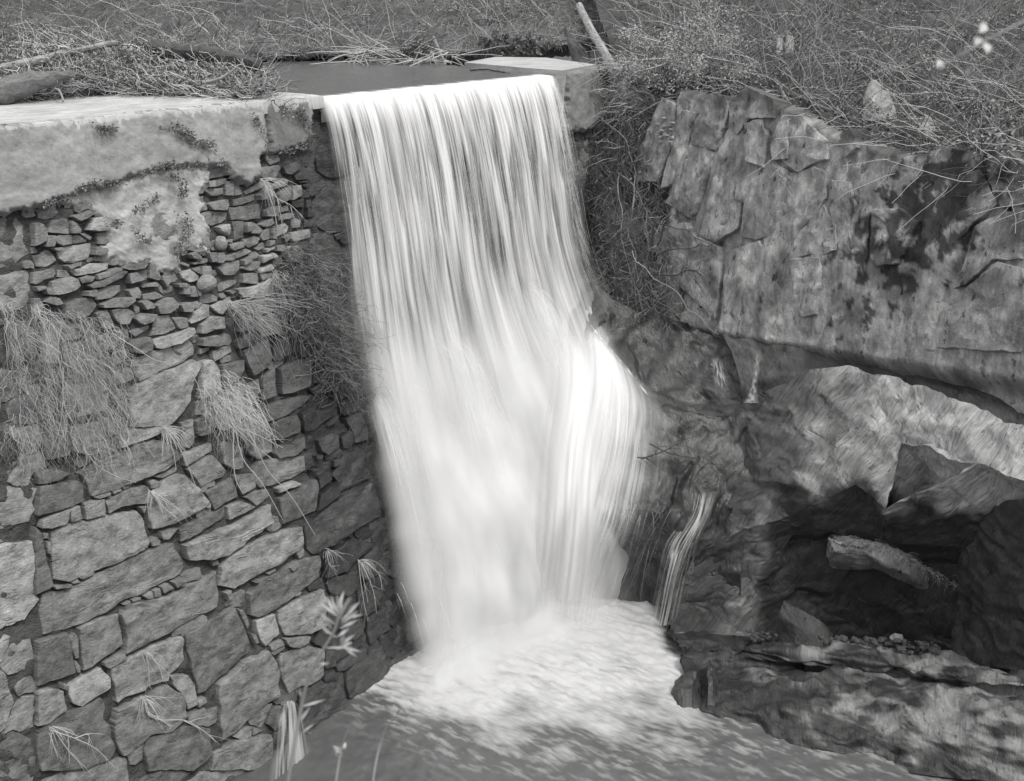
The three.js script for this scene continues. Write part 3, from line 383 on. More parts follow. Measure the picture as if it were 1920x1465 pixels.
add('rock_face', skinGeo(CL, -5.2, 11.5, -5.6, 1.2, 0.042, (a, b) => {
  const up = topAt(a) - b; if (up > 0.1) return null;
  const s = a + 0.28 * b, w = 0.12 * n2(a * 1.5, b * 1.5);
  let h = 0.03 + 0.17 * facets(s * 1.25 + w + 40, b * 0.42 + w, 0.5) + 0.03 * facets(s * 3.4 + 7 + w, b * 1.1, 2.5) + 0.05 * fbm2(a * 0.8, b * 0.6, 4) + 0.02 * fbm2(a * 5, b * 3, 4); h -= 1.3 * sm(-1.3, -3.0, a); h -= 0.25 * sm(-0.05, 0.1, up); h -= 0.5 * sm(0.15, 0.5, b);
  return h;
}, 0.4, stainAt), M.cliffBack, cliff);
const slabsA = parse(`740,440 770,360 800,290 890,290 905,350 880,440 835,540 730,520; 640,740 700,580 740,535 830,545 800,640 760,770 720,850 640,800 610,780; 480,580 540,430 590,300 650,330 630,540 570,690 490,680; 640,430 690,360 750,370 720,510 690,580 640,700 590,720 635,540; 850,520 900,430 960,440 975,580 950,760 930,900 830,960 760,930 800,780 840,600; 980,420 1060,400 1075,480 1060,620 978,590;
  960,800 990,700 1060,630 1110,600 1170,640 1170,900 1030,950 945,940; 900,330 990,250 1110,310 1110,395 1000,400 940,470 910,430; 870,1320 870,1140 900,1000 1030,958 1060,1000 1060,1250 1020,1330; 1090,520 1130,420 1172,400 1172,580 1100,590; 480,690 560,700 600,800 560,900 500,880 460,800; 560,930 700,870 750,940 850,980 855,1120 830,1310 650,1140 560,1010; 720,330 740,280 790,270 770,350 725,370; 450,470 500,430 530,580 470,590;
  700,250 760,200 800,260 740,275; 800,280 840,210 900,260 890,290; 1075,1010 1165,910 1172,1250 1080,1290; 590,720 630,745 600,860 560,830; 650,320 700,250 740,275 700,350`, 1000, 60, 2.4417);
const slabsB = parse(`130,580 170,430 230,400 300,470 350,510 350,590 280,610 220,650 180,620; 110,610 190,650 290,625 340,645 340,760 290,830 210,920 180,1000 90,1100 60,860; 210,920 330,790 380,880 390,980 330,1000 190,1010; 180,1020 310,1010 320,1060 300,1260 240,1270 195,1130; 360,680 440,690 470,800 530,790 520,980 500,1130 430,1010 390,960 350,780; 410,490 450,460 480,540 430,580; 530,500 630,520 700,600 660,760 600,800 560,740; 695,620 760,590 768,700 730,800 670,780;
  770,570 830,530 970,560 975,630 860,680 780,690; 540,810 660,805 740,860 700,930 650,1040 560,1050 530,1000; 655,1050 740,1020 880,980 840,1100 800,1250 660,1390 680,1240; 830,1250 920,1170 1080,1030 1190,1060 1250,1300 1180,1420 820,1400; 980,880 1090,830 1190,800 1180,1020 1060,1025 940,1130 900,1150 960,980; 760,800 870,690 1000,640 1080,780 980,860 900,960 760,1010; 325,1060 390,1000 400,1170 330,1260; 70,1110 180,1010 200,1200 90,1270;
  1010,560 1110,540 1210,640 1200,790 1090,800 1020,640; 690,480 740,470 760,550 700,560; 500,470 540,450 570,490 520,510; 810,1410 700,1440 620,1400 680,1360 800,1290`, 1400, 40, 2.289);
{
  const add1 = (q, i) => {
    const P = q.map(([x, y]) => CL.seen(x, y, 0.06)), [a, b] = centre(P), A = Math.sqrt(Math.abs(polyArea(P)));
    const off = 0.075 + rs(0.03) + (b < -3.2 ? 0.05 : 0);
    add('rock_slab', stoneGeo(CL, P, off, { deep: 0.5, bevel: 0.012, rough: 0.022, step: 0.09, gap: -0.004, tilt: [rs(0.05), rs(0.02)], colour: stainAt }), i >= 0 && [13, 17, 7].includes(i) ? M.cliff[1] : M.cliff[clamp(Math.floor(rr(0, 3) - (a < 0.2 ? 0.4 : 0)), 0, 2)], cliff);
  };
  slabsA.filter((q, i) => i < 12 && i !== 10).forEach((q) => add1(q, -1)); slabsB.filter((q, i) => ![6, 7, 14, 15, 17, 18].includes(i)).forEach((q) => add1(q, -1));
  const m = new MB(); // crusts of lichen, pale round scabs lying on the slabs
  const scab = (px, py, r) => { const [a, b] = CL.seen(px, py, 0.2), c = m.v(CL.p(a, b, 0.235), 0, 0), N = 9, ph = rnd() * 6, r1 = []; for (let k = 0; k < N; k++) { const t = k / N * 6.283, R = r * (1 + 0.35 * Math.sin(t * 2 + ph) + rs(0.2)); r1.push(m.v(CL.p(a + Math.cos(t) * R, b + Math.sin(t) * R, 0.12), 0, 0)); } for (let k = 0; k < N; k++) m.t(c, r1[k], r1[(k + 1) % N]); };
  for (let k = 0; k < 22; k++) scab(1243 + rs(16), 244 + rs(24), rr(0.012, 0.035));
  stuff(add('lichen', m.geo(), M.pale, cliff));
}
const gray = (f) => [f, f, f];
function rockBody(parent, name, rows, nu, nv, amp, mat, us = 0.45, k = 1, colour = null, fn = null) {
  return add(name, loftGeo(rows, nu, nv, fn || ((p) => strata(p, amp, k)), us, colour, true), mat, parent);
}
const vc = (base, rough, bs = 0.035) => { const m = mapMat(base, T.rock, T.rockB, bs, rough); m.vertexColors = true; return m; };
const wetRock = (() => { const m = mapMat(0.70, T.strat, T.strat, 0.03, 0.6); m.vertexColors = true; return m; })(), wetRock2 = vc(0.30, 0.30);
// damp left flank, pale dry crowns; shade of the hollow painted into the colour
const dampShadeAt = (p) => { const n = fbm3(p.x * 0.8, p.y * 0.8, p.z * 0.8, 4); const low = sm(-5.75, -6.5, p.y + n * 0.8) * sm(3.95, 4.55, p.x + 0.3 * n), left = sm(6.5, 4.4, p.x + n * 1.0 - (p.y + 5) * 0.35); return mix(1.0 + 0.35 * n, 0.055 + 0.05 * n, clamp(Math.max(low * 0.97, left * (0.86 + 0.16 * n)), 0, 1)); };

const g1 = thing('rock_gully', 'dark overgrown gully wall between the dam and the rock cliff', 'rock gully');
rockBody(g1, 'rock_face', ['1060,60,27 1100,90,25.5 1180,110,24.3 1280,130,23.4 1400,150,22.6', '1085,180,23.4 1110,200,23 1190,230,22.8 1280,250,22.3 1400,280,21.6', '1090,330,22.6 1130,350,22 1200,370,21.8 1280,400,21.4 1380,430,20.9', '1090,470,22 1140,480,21.2 1210,510,20.9 1290,550,20.3 1380,580,19.9', '1090,600,21 1150,610,20.5 1220,640,20.1 1300,660,19.7 1390,680,19.4'], 70, 90, 0.2, vc(0.24, 0.85), 0.4, 1, (p) => 0.75 + 0.5 * fbm3(p.x, p.y, p.z, 3));
const lg = thing('rock_ledge', 'wet stepped rock ledge that catches the right edge of the falls', 'rock ledge');
rockBody(lg, 'rock_face', [
  '1040,500,21.2 1095,520,20.8 1150,560,20.4 1220,590,20.0 1300,612,19.65 1370,635,19.3 1440,640,18.9',
  '1060,600,20.3 1120,610,19.9 1170,645,19.7 1230,670,19.4 1300,690,19.1 1370,700,18.8 1440,700,18.3',
  '1070,690,19.6 1150,690,19.3 1200,722,19.0 1260,752,18.7 1330,752,18.6 1390,748,18.5 1445,750,17.9',
  '1080,740,18.7 1165,750,18.4 1230,768,18.1 1290,772,17.9 1350,778,17.8 1400,780,17.7 1450,780,17.4',
  '1080,800,18.5 1165,800,18.1 1230,810,17.9 1290,815,17.7 1350,822,17.6 1400,830,17.5 1450,830,17.2',
  '1080,860,18.2 1160,860,17.75 1220,862,17.6 1290,862,17.4 1350,870,17.35 1395,880,17.3 1440,890,17.0',
  '1090,915,18 1150,915,17.45 1210,918,17.3 1265,922,17.1 1312,932,17.08 1355,948,17.1 1410,965,16.9',
  '1110,950,17.7 1160,955,17.2 1212,958,17.0 1258,968,16.8 1292,1005,16.8 1335,1020,16.9 1390,1040,16.8',
  '1120,985,17.8 1180,1000,17.6 1220,1015,17.4 1262,1032,17.1 1292,1048,17.0 1335,1070,16.95 1390,1085,16.8',
  '1120,1060,18 1180,1065,17.9 1220,1085,17.8 1262,1100,17.6 1292,1110,17.3 1335,1130,17.0 1390,1130,16.8',
  '1110,1170,17.9 1180,1175,17.8 1220,1178,17.7 1262,1182,17.5 1292,1190,17.2 1335,1196,16.9 1390,1210,16.8'], 110, 190, 0.10, wetRock2, 0.45, 1, (p) => { const n = fbm3(p.x * 1.1, p.y * 1.1, p.z * 1.1, 4); return 0.33 + 0.24 * n + 0.22 * sm(0.1, 0.5, fbm3(p.x * 0.6 + 9, p.y * 0.6, p.z * 0.6, 3)); });

const ra = thing('smooth_rock_hump', 'dark smooth rock hump along the foot of the cliff, behind the big boulder', 'rock hump');
rockBody(ra, 'rock_face', ['1345,606,19.9 1480,600,19.5 1600,632,18.5 1720,664,17.5 1890,702,16.1 2100,740,15',
  '1352,622,19.3 1410,618,18.95 1475,616,18.7 1570,632,18.1 1680,668,17.2 1880,738,15.9 2100,790,14.8',
  '1372,660,18.8 1430,655,18.5 1490,650,18.2 1580,662,17.8 1690,700,16.9 1890,775,15.4 2100,830,14.3',
  '1390,720,18.3 1440,710,18.1 1500,705,17.9 1590,715,17.5 1700,740,16.7 1900,815,15 2100,870,13.9',
  '1400,800,18.0 1450,790,17.9 1510,790,17.7 1600,790,17.3 1720,800,16.6 1900,860,15 2100,920,13.9'], 110, 60, 0.055, vc(0.30, 0.6, 0.03), 0.45, 0.7, (p) => 0.42 + 0.3 * fbm3(p.x, p.y, p.z, 4));

const rb = thing('main_boulder', 'great folded boulder with a pale sunlit crown above a dark hollow', 'boulder');
{
  const pts = {}; for (const w of `a 1445,728,17.5;b 1520,697,17.4;c 1600,693,17.1;d 1690,710,16.5;e 1780,748,15.75;f 1895,795,14.8;g 2090,865,13.8;a9 1430,775,18.7;b9 1520,735,18.6;c9 1600,730,18.3;d9 1690,750,17.7;e9 1780,790,17;f9 1895,840,16;g9 2090,905,15;
    h 1408,800,17.5;i 1390,880,17.32;j 1343,965,17.12;k 1296,1035,17.0;l 1272,1110,16.95;m9 1250,1215,16.7;n1 1500,800,16.88;n2 1600,798,16.5;q 1690,828,16.0;n4 1772,841,15.35;r 1836,866,14.72;u 1905,888,14.25;v 2090,955,13.35;
    m 1482,968,16.55;fl 1432,900,16.9;n 1550,926,16.3;o 1605,910,16.08;p 1662,958,15.72;s 1738,920,15.18;t 1792,893,14.9;p1 1668,952,16.3;s1 1743,908,15.85;t1 1796,882,15.35;w 1484,1006,16.7;x 1560,1000,16.42;y 1660,1022,16.05;y2 1760,1022,15.5;z 1900,1030,14.9;z2 2090,1040,13.9;
    w1 1484,1016,16.85;x1 1560,1022,16.68;y1 1660,1050,16.35;y21 1765,1058,15.8;z1 1890,1062,15.2;z21 2090,1070,14.3;B 1448,1100,16.72;C 1420,1210,16.72;F 1560,1214,16.55;G 1680,1222,16.15;H 1770,1240,15.7;I 1890,1262,15.0;J 2090,1266,14.2`.split(';')) { const [k, c] = w.trim().split(' '); pts[k] = at(...c.split(',').map(Number)); }
  const tris = 'a h n1,a n1 b,b n1 n2,b n2 c,c n2 q,c q d,d q n4,d n4 e,e n4 r,e r f,f r u,f u v,f v g,h i fl,h fl n1,fl m n,fl n n1,n1 n o,n1 o n2,n2 o q,o p q,q p p1,q p1 s1,q s1 r,s1 t1 r,q r n4,p s1 p1,p s s1,s t1 s1,s t t1,t r t1,i j fl,j m fl,j k m,k w m,k l B,k B w,l m9 C,l C B,m w x,m x n,n x o,o x y,o y p,p y s,s y y2,s y2 t,t y2 r,r y2 z,r z u,u z z2,u z2 v,w w1 x1,w x1 x,x x1 y1,x y1 y,y y1 y21,y y21 y2,y2 y21 z1,y2 z1 z,z z1 z21,z z21 z2,w B w1,B C F,w1 B F,w1 F x1,x1 F G,x1 G y1,y1 G H,y1 H y21,y21 H I,y21 I z1,z1 I J,z1 J z21,a b b9,a b9 a9,b c c9,b c9 b9,c d d9,c d9 c9,d e e9,d e9 d9,e f f9,e f9 e9,f g g9,f g9 f9,h a a9'.split(',').map((t) => t.split(' '));
  const warp = (q) => q.clone().add(V(0.075 * n3(q.x * 1.2, q.y * 1.2, q.z * 1.2) + 0.022 * n3(q.x * 3.4, q.y * 3.4, q.z * 3.4 + 9) + 0.008 * n3(q.x * 9, q.y * 9, q.z * 9), 0.075 * n3(q.x * 1.2 + 30, q.y * 1.2, q.z * 1.2) + 0.022 * n3(q.x * 3.4 + 40, q.y * 3.4, q.z * 3.4) + 0.008 * n3(q.x * 9 + 7, q.y * 9, q.z * 9), 0));
  const m = new MB(1), lay = V(0.55, 0.80, -0.2).normalize();
  for (const [A, B, C] of tris) {
    const a = pts[A], b = pts[B], c = pts[C], long = Math.max(a.distanceTo(b), b.distanceTo(c), c.distanceTo(a)), n = clamp(Math.round(long / 0.04), 4, 70), nn = V().subVectors(b, a).cross(V().subVectors(c, a)).normalize(), fl = nn.dot(V().subVectors(EYE, a)) < 0;
    const dv = lay.clone().addScaledVector(nn, -lay.dot(nn)).normalize(), du = V().crossVectors(nn, dv), e = V(-0.25, 0.45, 0.86), first = m.p.length / 3;
    for (let i = 0; i <= n; i++) for (let j = 0; j <= n - i; j++) { const q = V().addScaledVector(a, 1 - (i + j) / n).addScaledVector(b, i / n).addScaledVector(c, j / n), f = dampShadeAt(q) ; const d = strata(q, 0.058) + 0.007 * fbm3(q.x * 6, q.y * 6, q.z * 6, 3); m.v(warp(q).addScaledVector(e, d), q.dot(du) * 0.6, q.dot(dv) * 0.45, [f, f, f]); }
    const at_ = (i, j) => first + i * (n + 1) - i * (i - 1) / 2 + j;
    for (let i = 0; i < n; i++) for (let j = 0; j < n - i; j++) { const p0 = at_(i, j), p1 = at_(i + 1, j), p2 = at_(i, j + 1); fl ? m.t(p0, p2, p1) : m.t(p0, p1, p2); if (j < n - i - 1) { const p3 = at_(i + 1, j + 1); fl ? m.t(p1, p2, p3) : m.t(p1, p3, p2); } }
  }
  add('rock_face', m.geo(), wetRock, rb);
}
const rc = thing('hollow_ledge_rock', 'blocky rock ledge jutting from the dark hollow, dry weeds on its top', 'rock ledge');
rockBody(rc, 'rock_face', ['1549,995,17.65 1552,992,16.95 1628,992,16.85 1700,1012,16.55 1765,1048,16.65 1830,1080,17.15', '1548,1008,17.55 1551,1006,16.35 1628,1014,16.10 1702,1042,15.80 1762,1080,16.10 1820,1110,16.95', '1548,1014,17.55 1551,1011,16.20 1630,1020,15.93 1703,1049,15.65 1760,1088,16.00 1815,1118,16.95', '1552,1038,17.55 1556,1036,16.07 1634,1044,15.83 1705,1078,15.55 1756,1112,16.00 1810,1138,16.95', '1556,1046,17.55 1560,1043,16.09 1637,1049,15.87 1706,1084,15.60 1754,1118,16.05 1806,1142,16.95', '1558,1060,17.65 1563,1058,16.65 1640,1064,16.50 1704,1098,16.20 1770,1134,16.15 1820,1152,16.55', '1558,1080,17.95 1564,1080,17.45 1642,1088,17.35 1702,1118,17.05 1766,1150,16.75 1815,1160,16.85'], 90, 90, 0.06, vc(0.40, 0.75), 0.5, 1.4, (p) => 0.9 + 0.5 * fbm3(p.x * 2, p.y * 2, p.z * 2, 3));
const rf = thing('wedge_rock', 'low wedge of dark rock standing beside the plunge pool under the boulder', 'rock');
rockBody(rf, 'rock_face', ['1470,1128,16.2 1500,1145,16 1530,1160,15.9 1560,1190,15.9', '1462,1150,15.95 1490,1170,15.75 1520,1185,15.7 1555,1205,15.7', '1455,1200,15.9 1490,1210,15.6 1520,1218,15.55 1560,1225,15.6'], 20, 16, 0.05, vc(0.13, 0.6), 0.5, 1.4, (p) => 0.6 + 0.4 * fbm3(p.x * 2, p.y * 2, p.z * 2, 3));

const re = thing('layered_rock_shelf', 'low shelf of folded layered rock at the right edge of the plunge pool', 'rock shelf');
rockBody(re, 'rock_face', [
  '1259,1174,18.30 1245,1180,17.0 1340,1182,16.7 1450,1192,16.4 1560,1202,16.1 1680,1212,15.8 1800,1238,15 1950,1255,14.3 2090,1275,13.8',
  '1276,1192,17.50 1262,1198,16.2 1348,1200,16.0 1450,1210,15.7 1560,1220,15.35 1680,1234,15.1 1800,1255,14.4 1950,1275,13.8 2090,1290,13.4',
  '1290,1216,17.15 1276,1222,15.85 1352,1215,15.75 1452,1222,15.5 1562,1232,15.1 1682,1250,14.8 1800,1270,14.2 1950,1290,13.6 2090,1300,13.3',
  '1284,1234,16.92 1270,1240,15.62 1360,1240,15.55 1460,1250,15.42 1570,1256,15.2 1690,1268,14.95 1800,1282,14.4 1950,1300,13.65 2090,1310,13.35',
  '1306,1256,16.55 1292,1262,15.25 1355,1268,15.2 1462,1266,15.2 1566,1276,14.85 1690,1284,14.5 1800,1296,14.0 1950,1308,13.5 2090,1318,13.2',
  '1314,1284,16.20 1300,1290,14.9 1350,1295,14.8 1462,1288,14.75 1560,1300,14.4 1690,1306,14.25 1800,1316,13.8 1950,1322,13.3 2090,1332,13',
  '1299,1319,16.05 1285,1325,14.75 1365,1340,14.4 1468,1335,14.2 1560,1340,14.05 1690,1342,13.9 1800,1352,13.45 1950,1360,13.05 2090,1370,12.8',
  '1314,1344,15.90 1300,1350,14.6 1392,1378,14.1 1480,1385,13.8 1570,1385,13.65 1690,1384,13.55 1800,1395,13.15 1950,1405,12.75 2090,1415,12.5',
  '1324,1384,15.50 1310,1390,14.2 1400,1420,13.9 1490,1440,13.6 1580,1445,13.4 1690,1450,13.2 1800,1460,12.9 1950,1470,12.5 2090,1480,12.3'], 150, 120, 0.085, vc(0.40, 0.5), 0.5, 1.3, (p) => { const n = 0.8 * fbm3(p.x * 0.7, p.y * 4.0, p.z * 0.7, 5) + 0.3 * fbm3(p.x * 2.5, p.y * 6, p.z * 2.5, 3); return mix(0.16, 1.0, sm(-0.15, 0.25, n + (p.x - 5.2) * 0.12 + sm(-9.2, -8.2, p.y) * 0.35 - 0.25)); }, (p) => strata(p, 0.13, 1, DIPS.level));
for (const [n, l, s, mt] of [
  ['pool_rock', 'pointed dark wet rock in the pool against the rock shelf', ['1248,1296,15.6 1272,1276,15.25 1306,1256,15.2 1340,1268,15.6', '1246,1306,15.2 1270,1292,14.9 1304,1284,14.8 1340,1292,15.2', '1244,1335,14.9 1270,1335,14.55 1306,1340,14.45 1344,1340,14.9'], 0.07],
  ['pool_rock', 'upright narrow dark rock right of the pointed pool rock', ['1318,1262,15.4 1328,1238,15.15 1338,1244,15.2 1348,1268,15.4', '1314,1285,15.1 1326,1276,14.8 1340,1278,14.8 1350,1292,15.1', '1312,1330,14.85 1324,1335,14.5 1340,1335,14.5 1352,1330,14.85'], 0.06]]) {
  const t = thing(n, l, 'rock'); rockBody(t, 'rock_face', s, 24, 24, mt, vc(0.16, 0.4), 0.5, 1.5, (p) => 0.6 + 0.4 * fbm3(p.x * 2, p.y * 2, p.z * 2, 3));
}
const gu = thing('gully_rock', 'dark rock side of the wet gully at the right edge', 'rock');
rockBody(gu, 'rock_face', ['1830,968,15.3 1880,940,14.6 1950,935,14 2080,980,13.4', '1800,1060,15.4 1860,1040,14.7 1940,1050,14 2080,1080,13.4', '1790,1160,15.4 1850,1150,14.8 1930,1160,14.1 2080,1180,13.5', '1780,1240,15.2 1850,1250,14.6 1930,1260,14 2080,1270,13.4'], 70, 70, 0.06, vc(0.16, 0.5), 0.5, 1.3, (p) => 0.45 + 0.4 * fbm3(p.x * 2, p.y * 2, p.z * 2, 3));
{ // stones scattered along the foot of the hollow
  const m = new MB(), one = (px, py, Z, r) => { const c = at(px, py, Z), g = new THREE.IcosahedronGeometry(1, 1), q = g.attributes.position, ph = rnd() * 50; for (let i = 0; i < q.count; i++) { const v = V().fromBufferAttribute(q, i), k = 1 + 0.35 * n3(v.x * 1.2 + ph, v.y * 1.2, v.z * 1.2); q.setXYZ(i, c.x + v.x * r * k, c.y + v.y * r * 0.7 * k, c.z + v.z * r * k); } g.computeVertexNormals(); return g; };
  const gs = []; for (let k = 0; k < 420; k++) { const px = rr(1400, 1760), t = (px - 1400) / 360; gs.push(one(px, 1196 + t * 22 + rs(13), 16.25 - t * 1.0 + rs(0.25), rr(0.015, 0.055))); }
  tag(stuff(add('gravel', mergeGeometries(gs), M.damp[1])), 'loose dark gravel at the foot of the hollow', 'gravel');
  let i = 0; for (const [px, py, Z, r, l] of [[1540, 1196, 15.9, 0.07, 'small pale stone on the gravel, left one of two'], [1682, 1196, 15.55, 0.1, 'larger pale stone on the gravel, right one of two']]) tag(add('loose_stone', one(px, py, Z, r), M.stone[3]), l, 'stone');
  // driftwood board lying at the foot of the cliff
  const b = new MB(); b.tube([at(1800, 684, 16.3), at(1850, 681, 15.9), at(1960, 676, 15.2)], 0.07, 0.075, 7); tag(add('driftwood_board', b.geo(0.5), M.wood), 'weathered driftwood board lying at the foot of the cliff', 'driftwood');
}

// ------------------------------------------------------------------ water
const waterWhite = new THREE.MeshStandardMaterial({ roughness: 0.75, transparent: true, vertexColors: true, side: THREE.DoubleSide }); waterWhite.color.setRGB(0.88, 0.88, 0.88);
const strandMat = flat(0.84, 0.6, { side: THREE.DoubleSide });
const SP = (a, s) => a * (1 + 0.010 * Math.pow(Math.max(0, s), 1.25));                          // the fall widens as it drops
const jet = (s, v) => 0.42 * v * Math.sqrt(Math.max(0, s)) - BATTER * s;                        // distance from the battered face of water leaving the lip at v
const bulge = (a, s) => sm(2.6, 9.2, s) * (0.32 + 0.34 * clamp(a, 0, 4.5)) * (1 + 0.2 * n2(a * 0.55, s * 0.3)) + 0.055 * sm(3, 5.5, s) * n2(a * 1.1 + 0.15 * s, s * 0.6 + 3);
const fall = thing('waterfall', 'broad white waterfall pouring over the dam spillway into the pool', 'waterfall');
function curtain(name, v, alpha, na, nb, s0, s1, extra = 0, a0 = -0.1, a1 = 5.95) {
  const m = new MB(1);
  const id = []; for (let j = 0; j <= nb; j++) for (let i = 0; i <= na; i++) {
    const a = mix(a0, a1, i / na); let s = mix(s0, s1, Math.pow(j / nb, 1.15)); let p;
    if (s < 0) { p = WALL.p(a, 0, s * 1.4 + 0.02); p.y = -0.046 - 0.012 * sm(-0.2, 0, s) + 0.006 * n2(a * 5, 2); }
    else { const wob = (0.025 * n2(a * 3.1 + v * 9, s * 0.35) + 0.007 * n2(a * 14, s * 0.3 + v * 5)) * sm(7, 1, s); p = WALL.p(SP(a, s), s, 0.02 + Math.max(0.03, jet(s, v)) + bulge(a, s) * (0.5 + 0.5 * v) + wob * sm(0, 1, s) + extra * sm(1, 6, s)); p.y -= 0.058; }
    id.push(m.v(p, a / 2, s / 6, [1, 1, 1, clamp(alpha(a, s), 0, 1)]));
  }
  for (let j = 0; j < nb; j++) for (let i = 0; i < na; i++) { const k = j * (na + 1) + i; m.q(k, k + na + 1, k + na + 2, k + 1); }
  return add(name, m.geo(), waterWhite, fall);
}
const streak = (a, s, k) => { const calm = sm(5.5, 1.2, s); const w = a + 0.03 * n2(a * 0.8, s * 0.3 + k) + 0.02 * s * n2(a * 0.4, k); return 0.55 + 0.22 * n2(w * 2.2 + k, s * 0.3 + k) + (0.10 + 0.24 * calm) * n2(w * 7 + k * 3, s * 0.18) + (0.03 + 0.26 * calm) * n2(w * 17, s * 0.2 + k * 2); };
const ends = (a, s) => sm(-0.12, 0.16 + 0.05 * s, a + 0.05 * n2(s * 1.3, 3)) * sm(5.97, 5.75 - 0.2 * s, a + 0.10 * n2(s * 1.1, 8));
const windows = (a, s) => 1 - 0.72 * sm(0.12, 0.55, n2(a * 2.1 + 0.1 * s, s * 0.42 + 9) + 0.35 * n2(a * 9, s * 0.3)) * sm(0.5, 1.2, s) * sm(4.6, 2.6, s);
const gapAt = (a, s) => 1 - 0.85 * sm(0.16, 0.05, Math.abs(a - 3.0 - 0.02 * s)) * sm(0.5, 1.2, s) * sm(3.9, 2.4, s) - 0.5 * sm(0.2, 0.05, Math.abs(a - 3.35)) * sm(1.6, 2.4, s) * sm(4.6, 3.4, s);
curtain('water_curtain', 0.55, (a, s) => ends(a, s) * (s < 0 ? 0.97 * sm(-0.28, -0.06, s + 0.06 * n2(a * 4, 1)) : mix(clamp(streak(a, s, 1) * 0.8 + 0.5 * sm(0.6, 0, s), 0.06, 0.9), 0.97, sm(2.6, 6.5, s + 0.8 * n2(a, 4)))) * gapAt(a, s) * windows(a, s), 420, 90, -0.45, 9.55);
curtain('water_curtain', 0.95, (a, s) => ends(a, s) * (s < 0 ? 0 : clamp((streak(a, s, 7) - 0.2) * 1.15 + sm(0.6, 0, s) * 0.5, 0, 0.9) * mix(1, 0.75, sm(4, 8, s))) * gapAt(a, s) * windows(a, s), 420, 80, 0.0, 9.6);
curtain('spray_veil', 1.1, (a, s) => sm(0.0, 0.7, a) * sm(5.9, 4.9, a) * sm(3.2 + 0.9 * n2(a * 0.9, 1), 6.2, s) * (0.55 + 0.4 * fbm2(a * 0.9, s * 0.35, 3)) * sm(9.9, 9.0, s), 140, 60, 2.2, 9.9, 0.12);
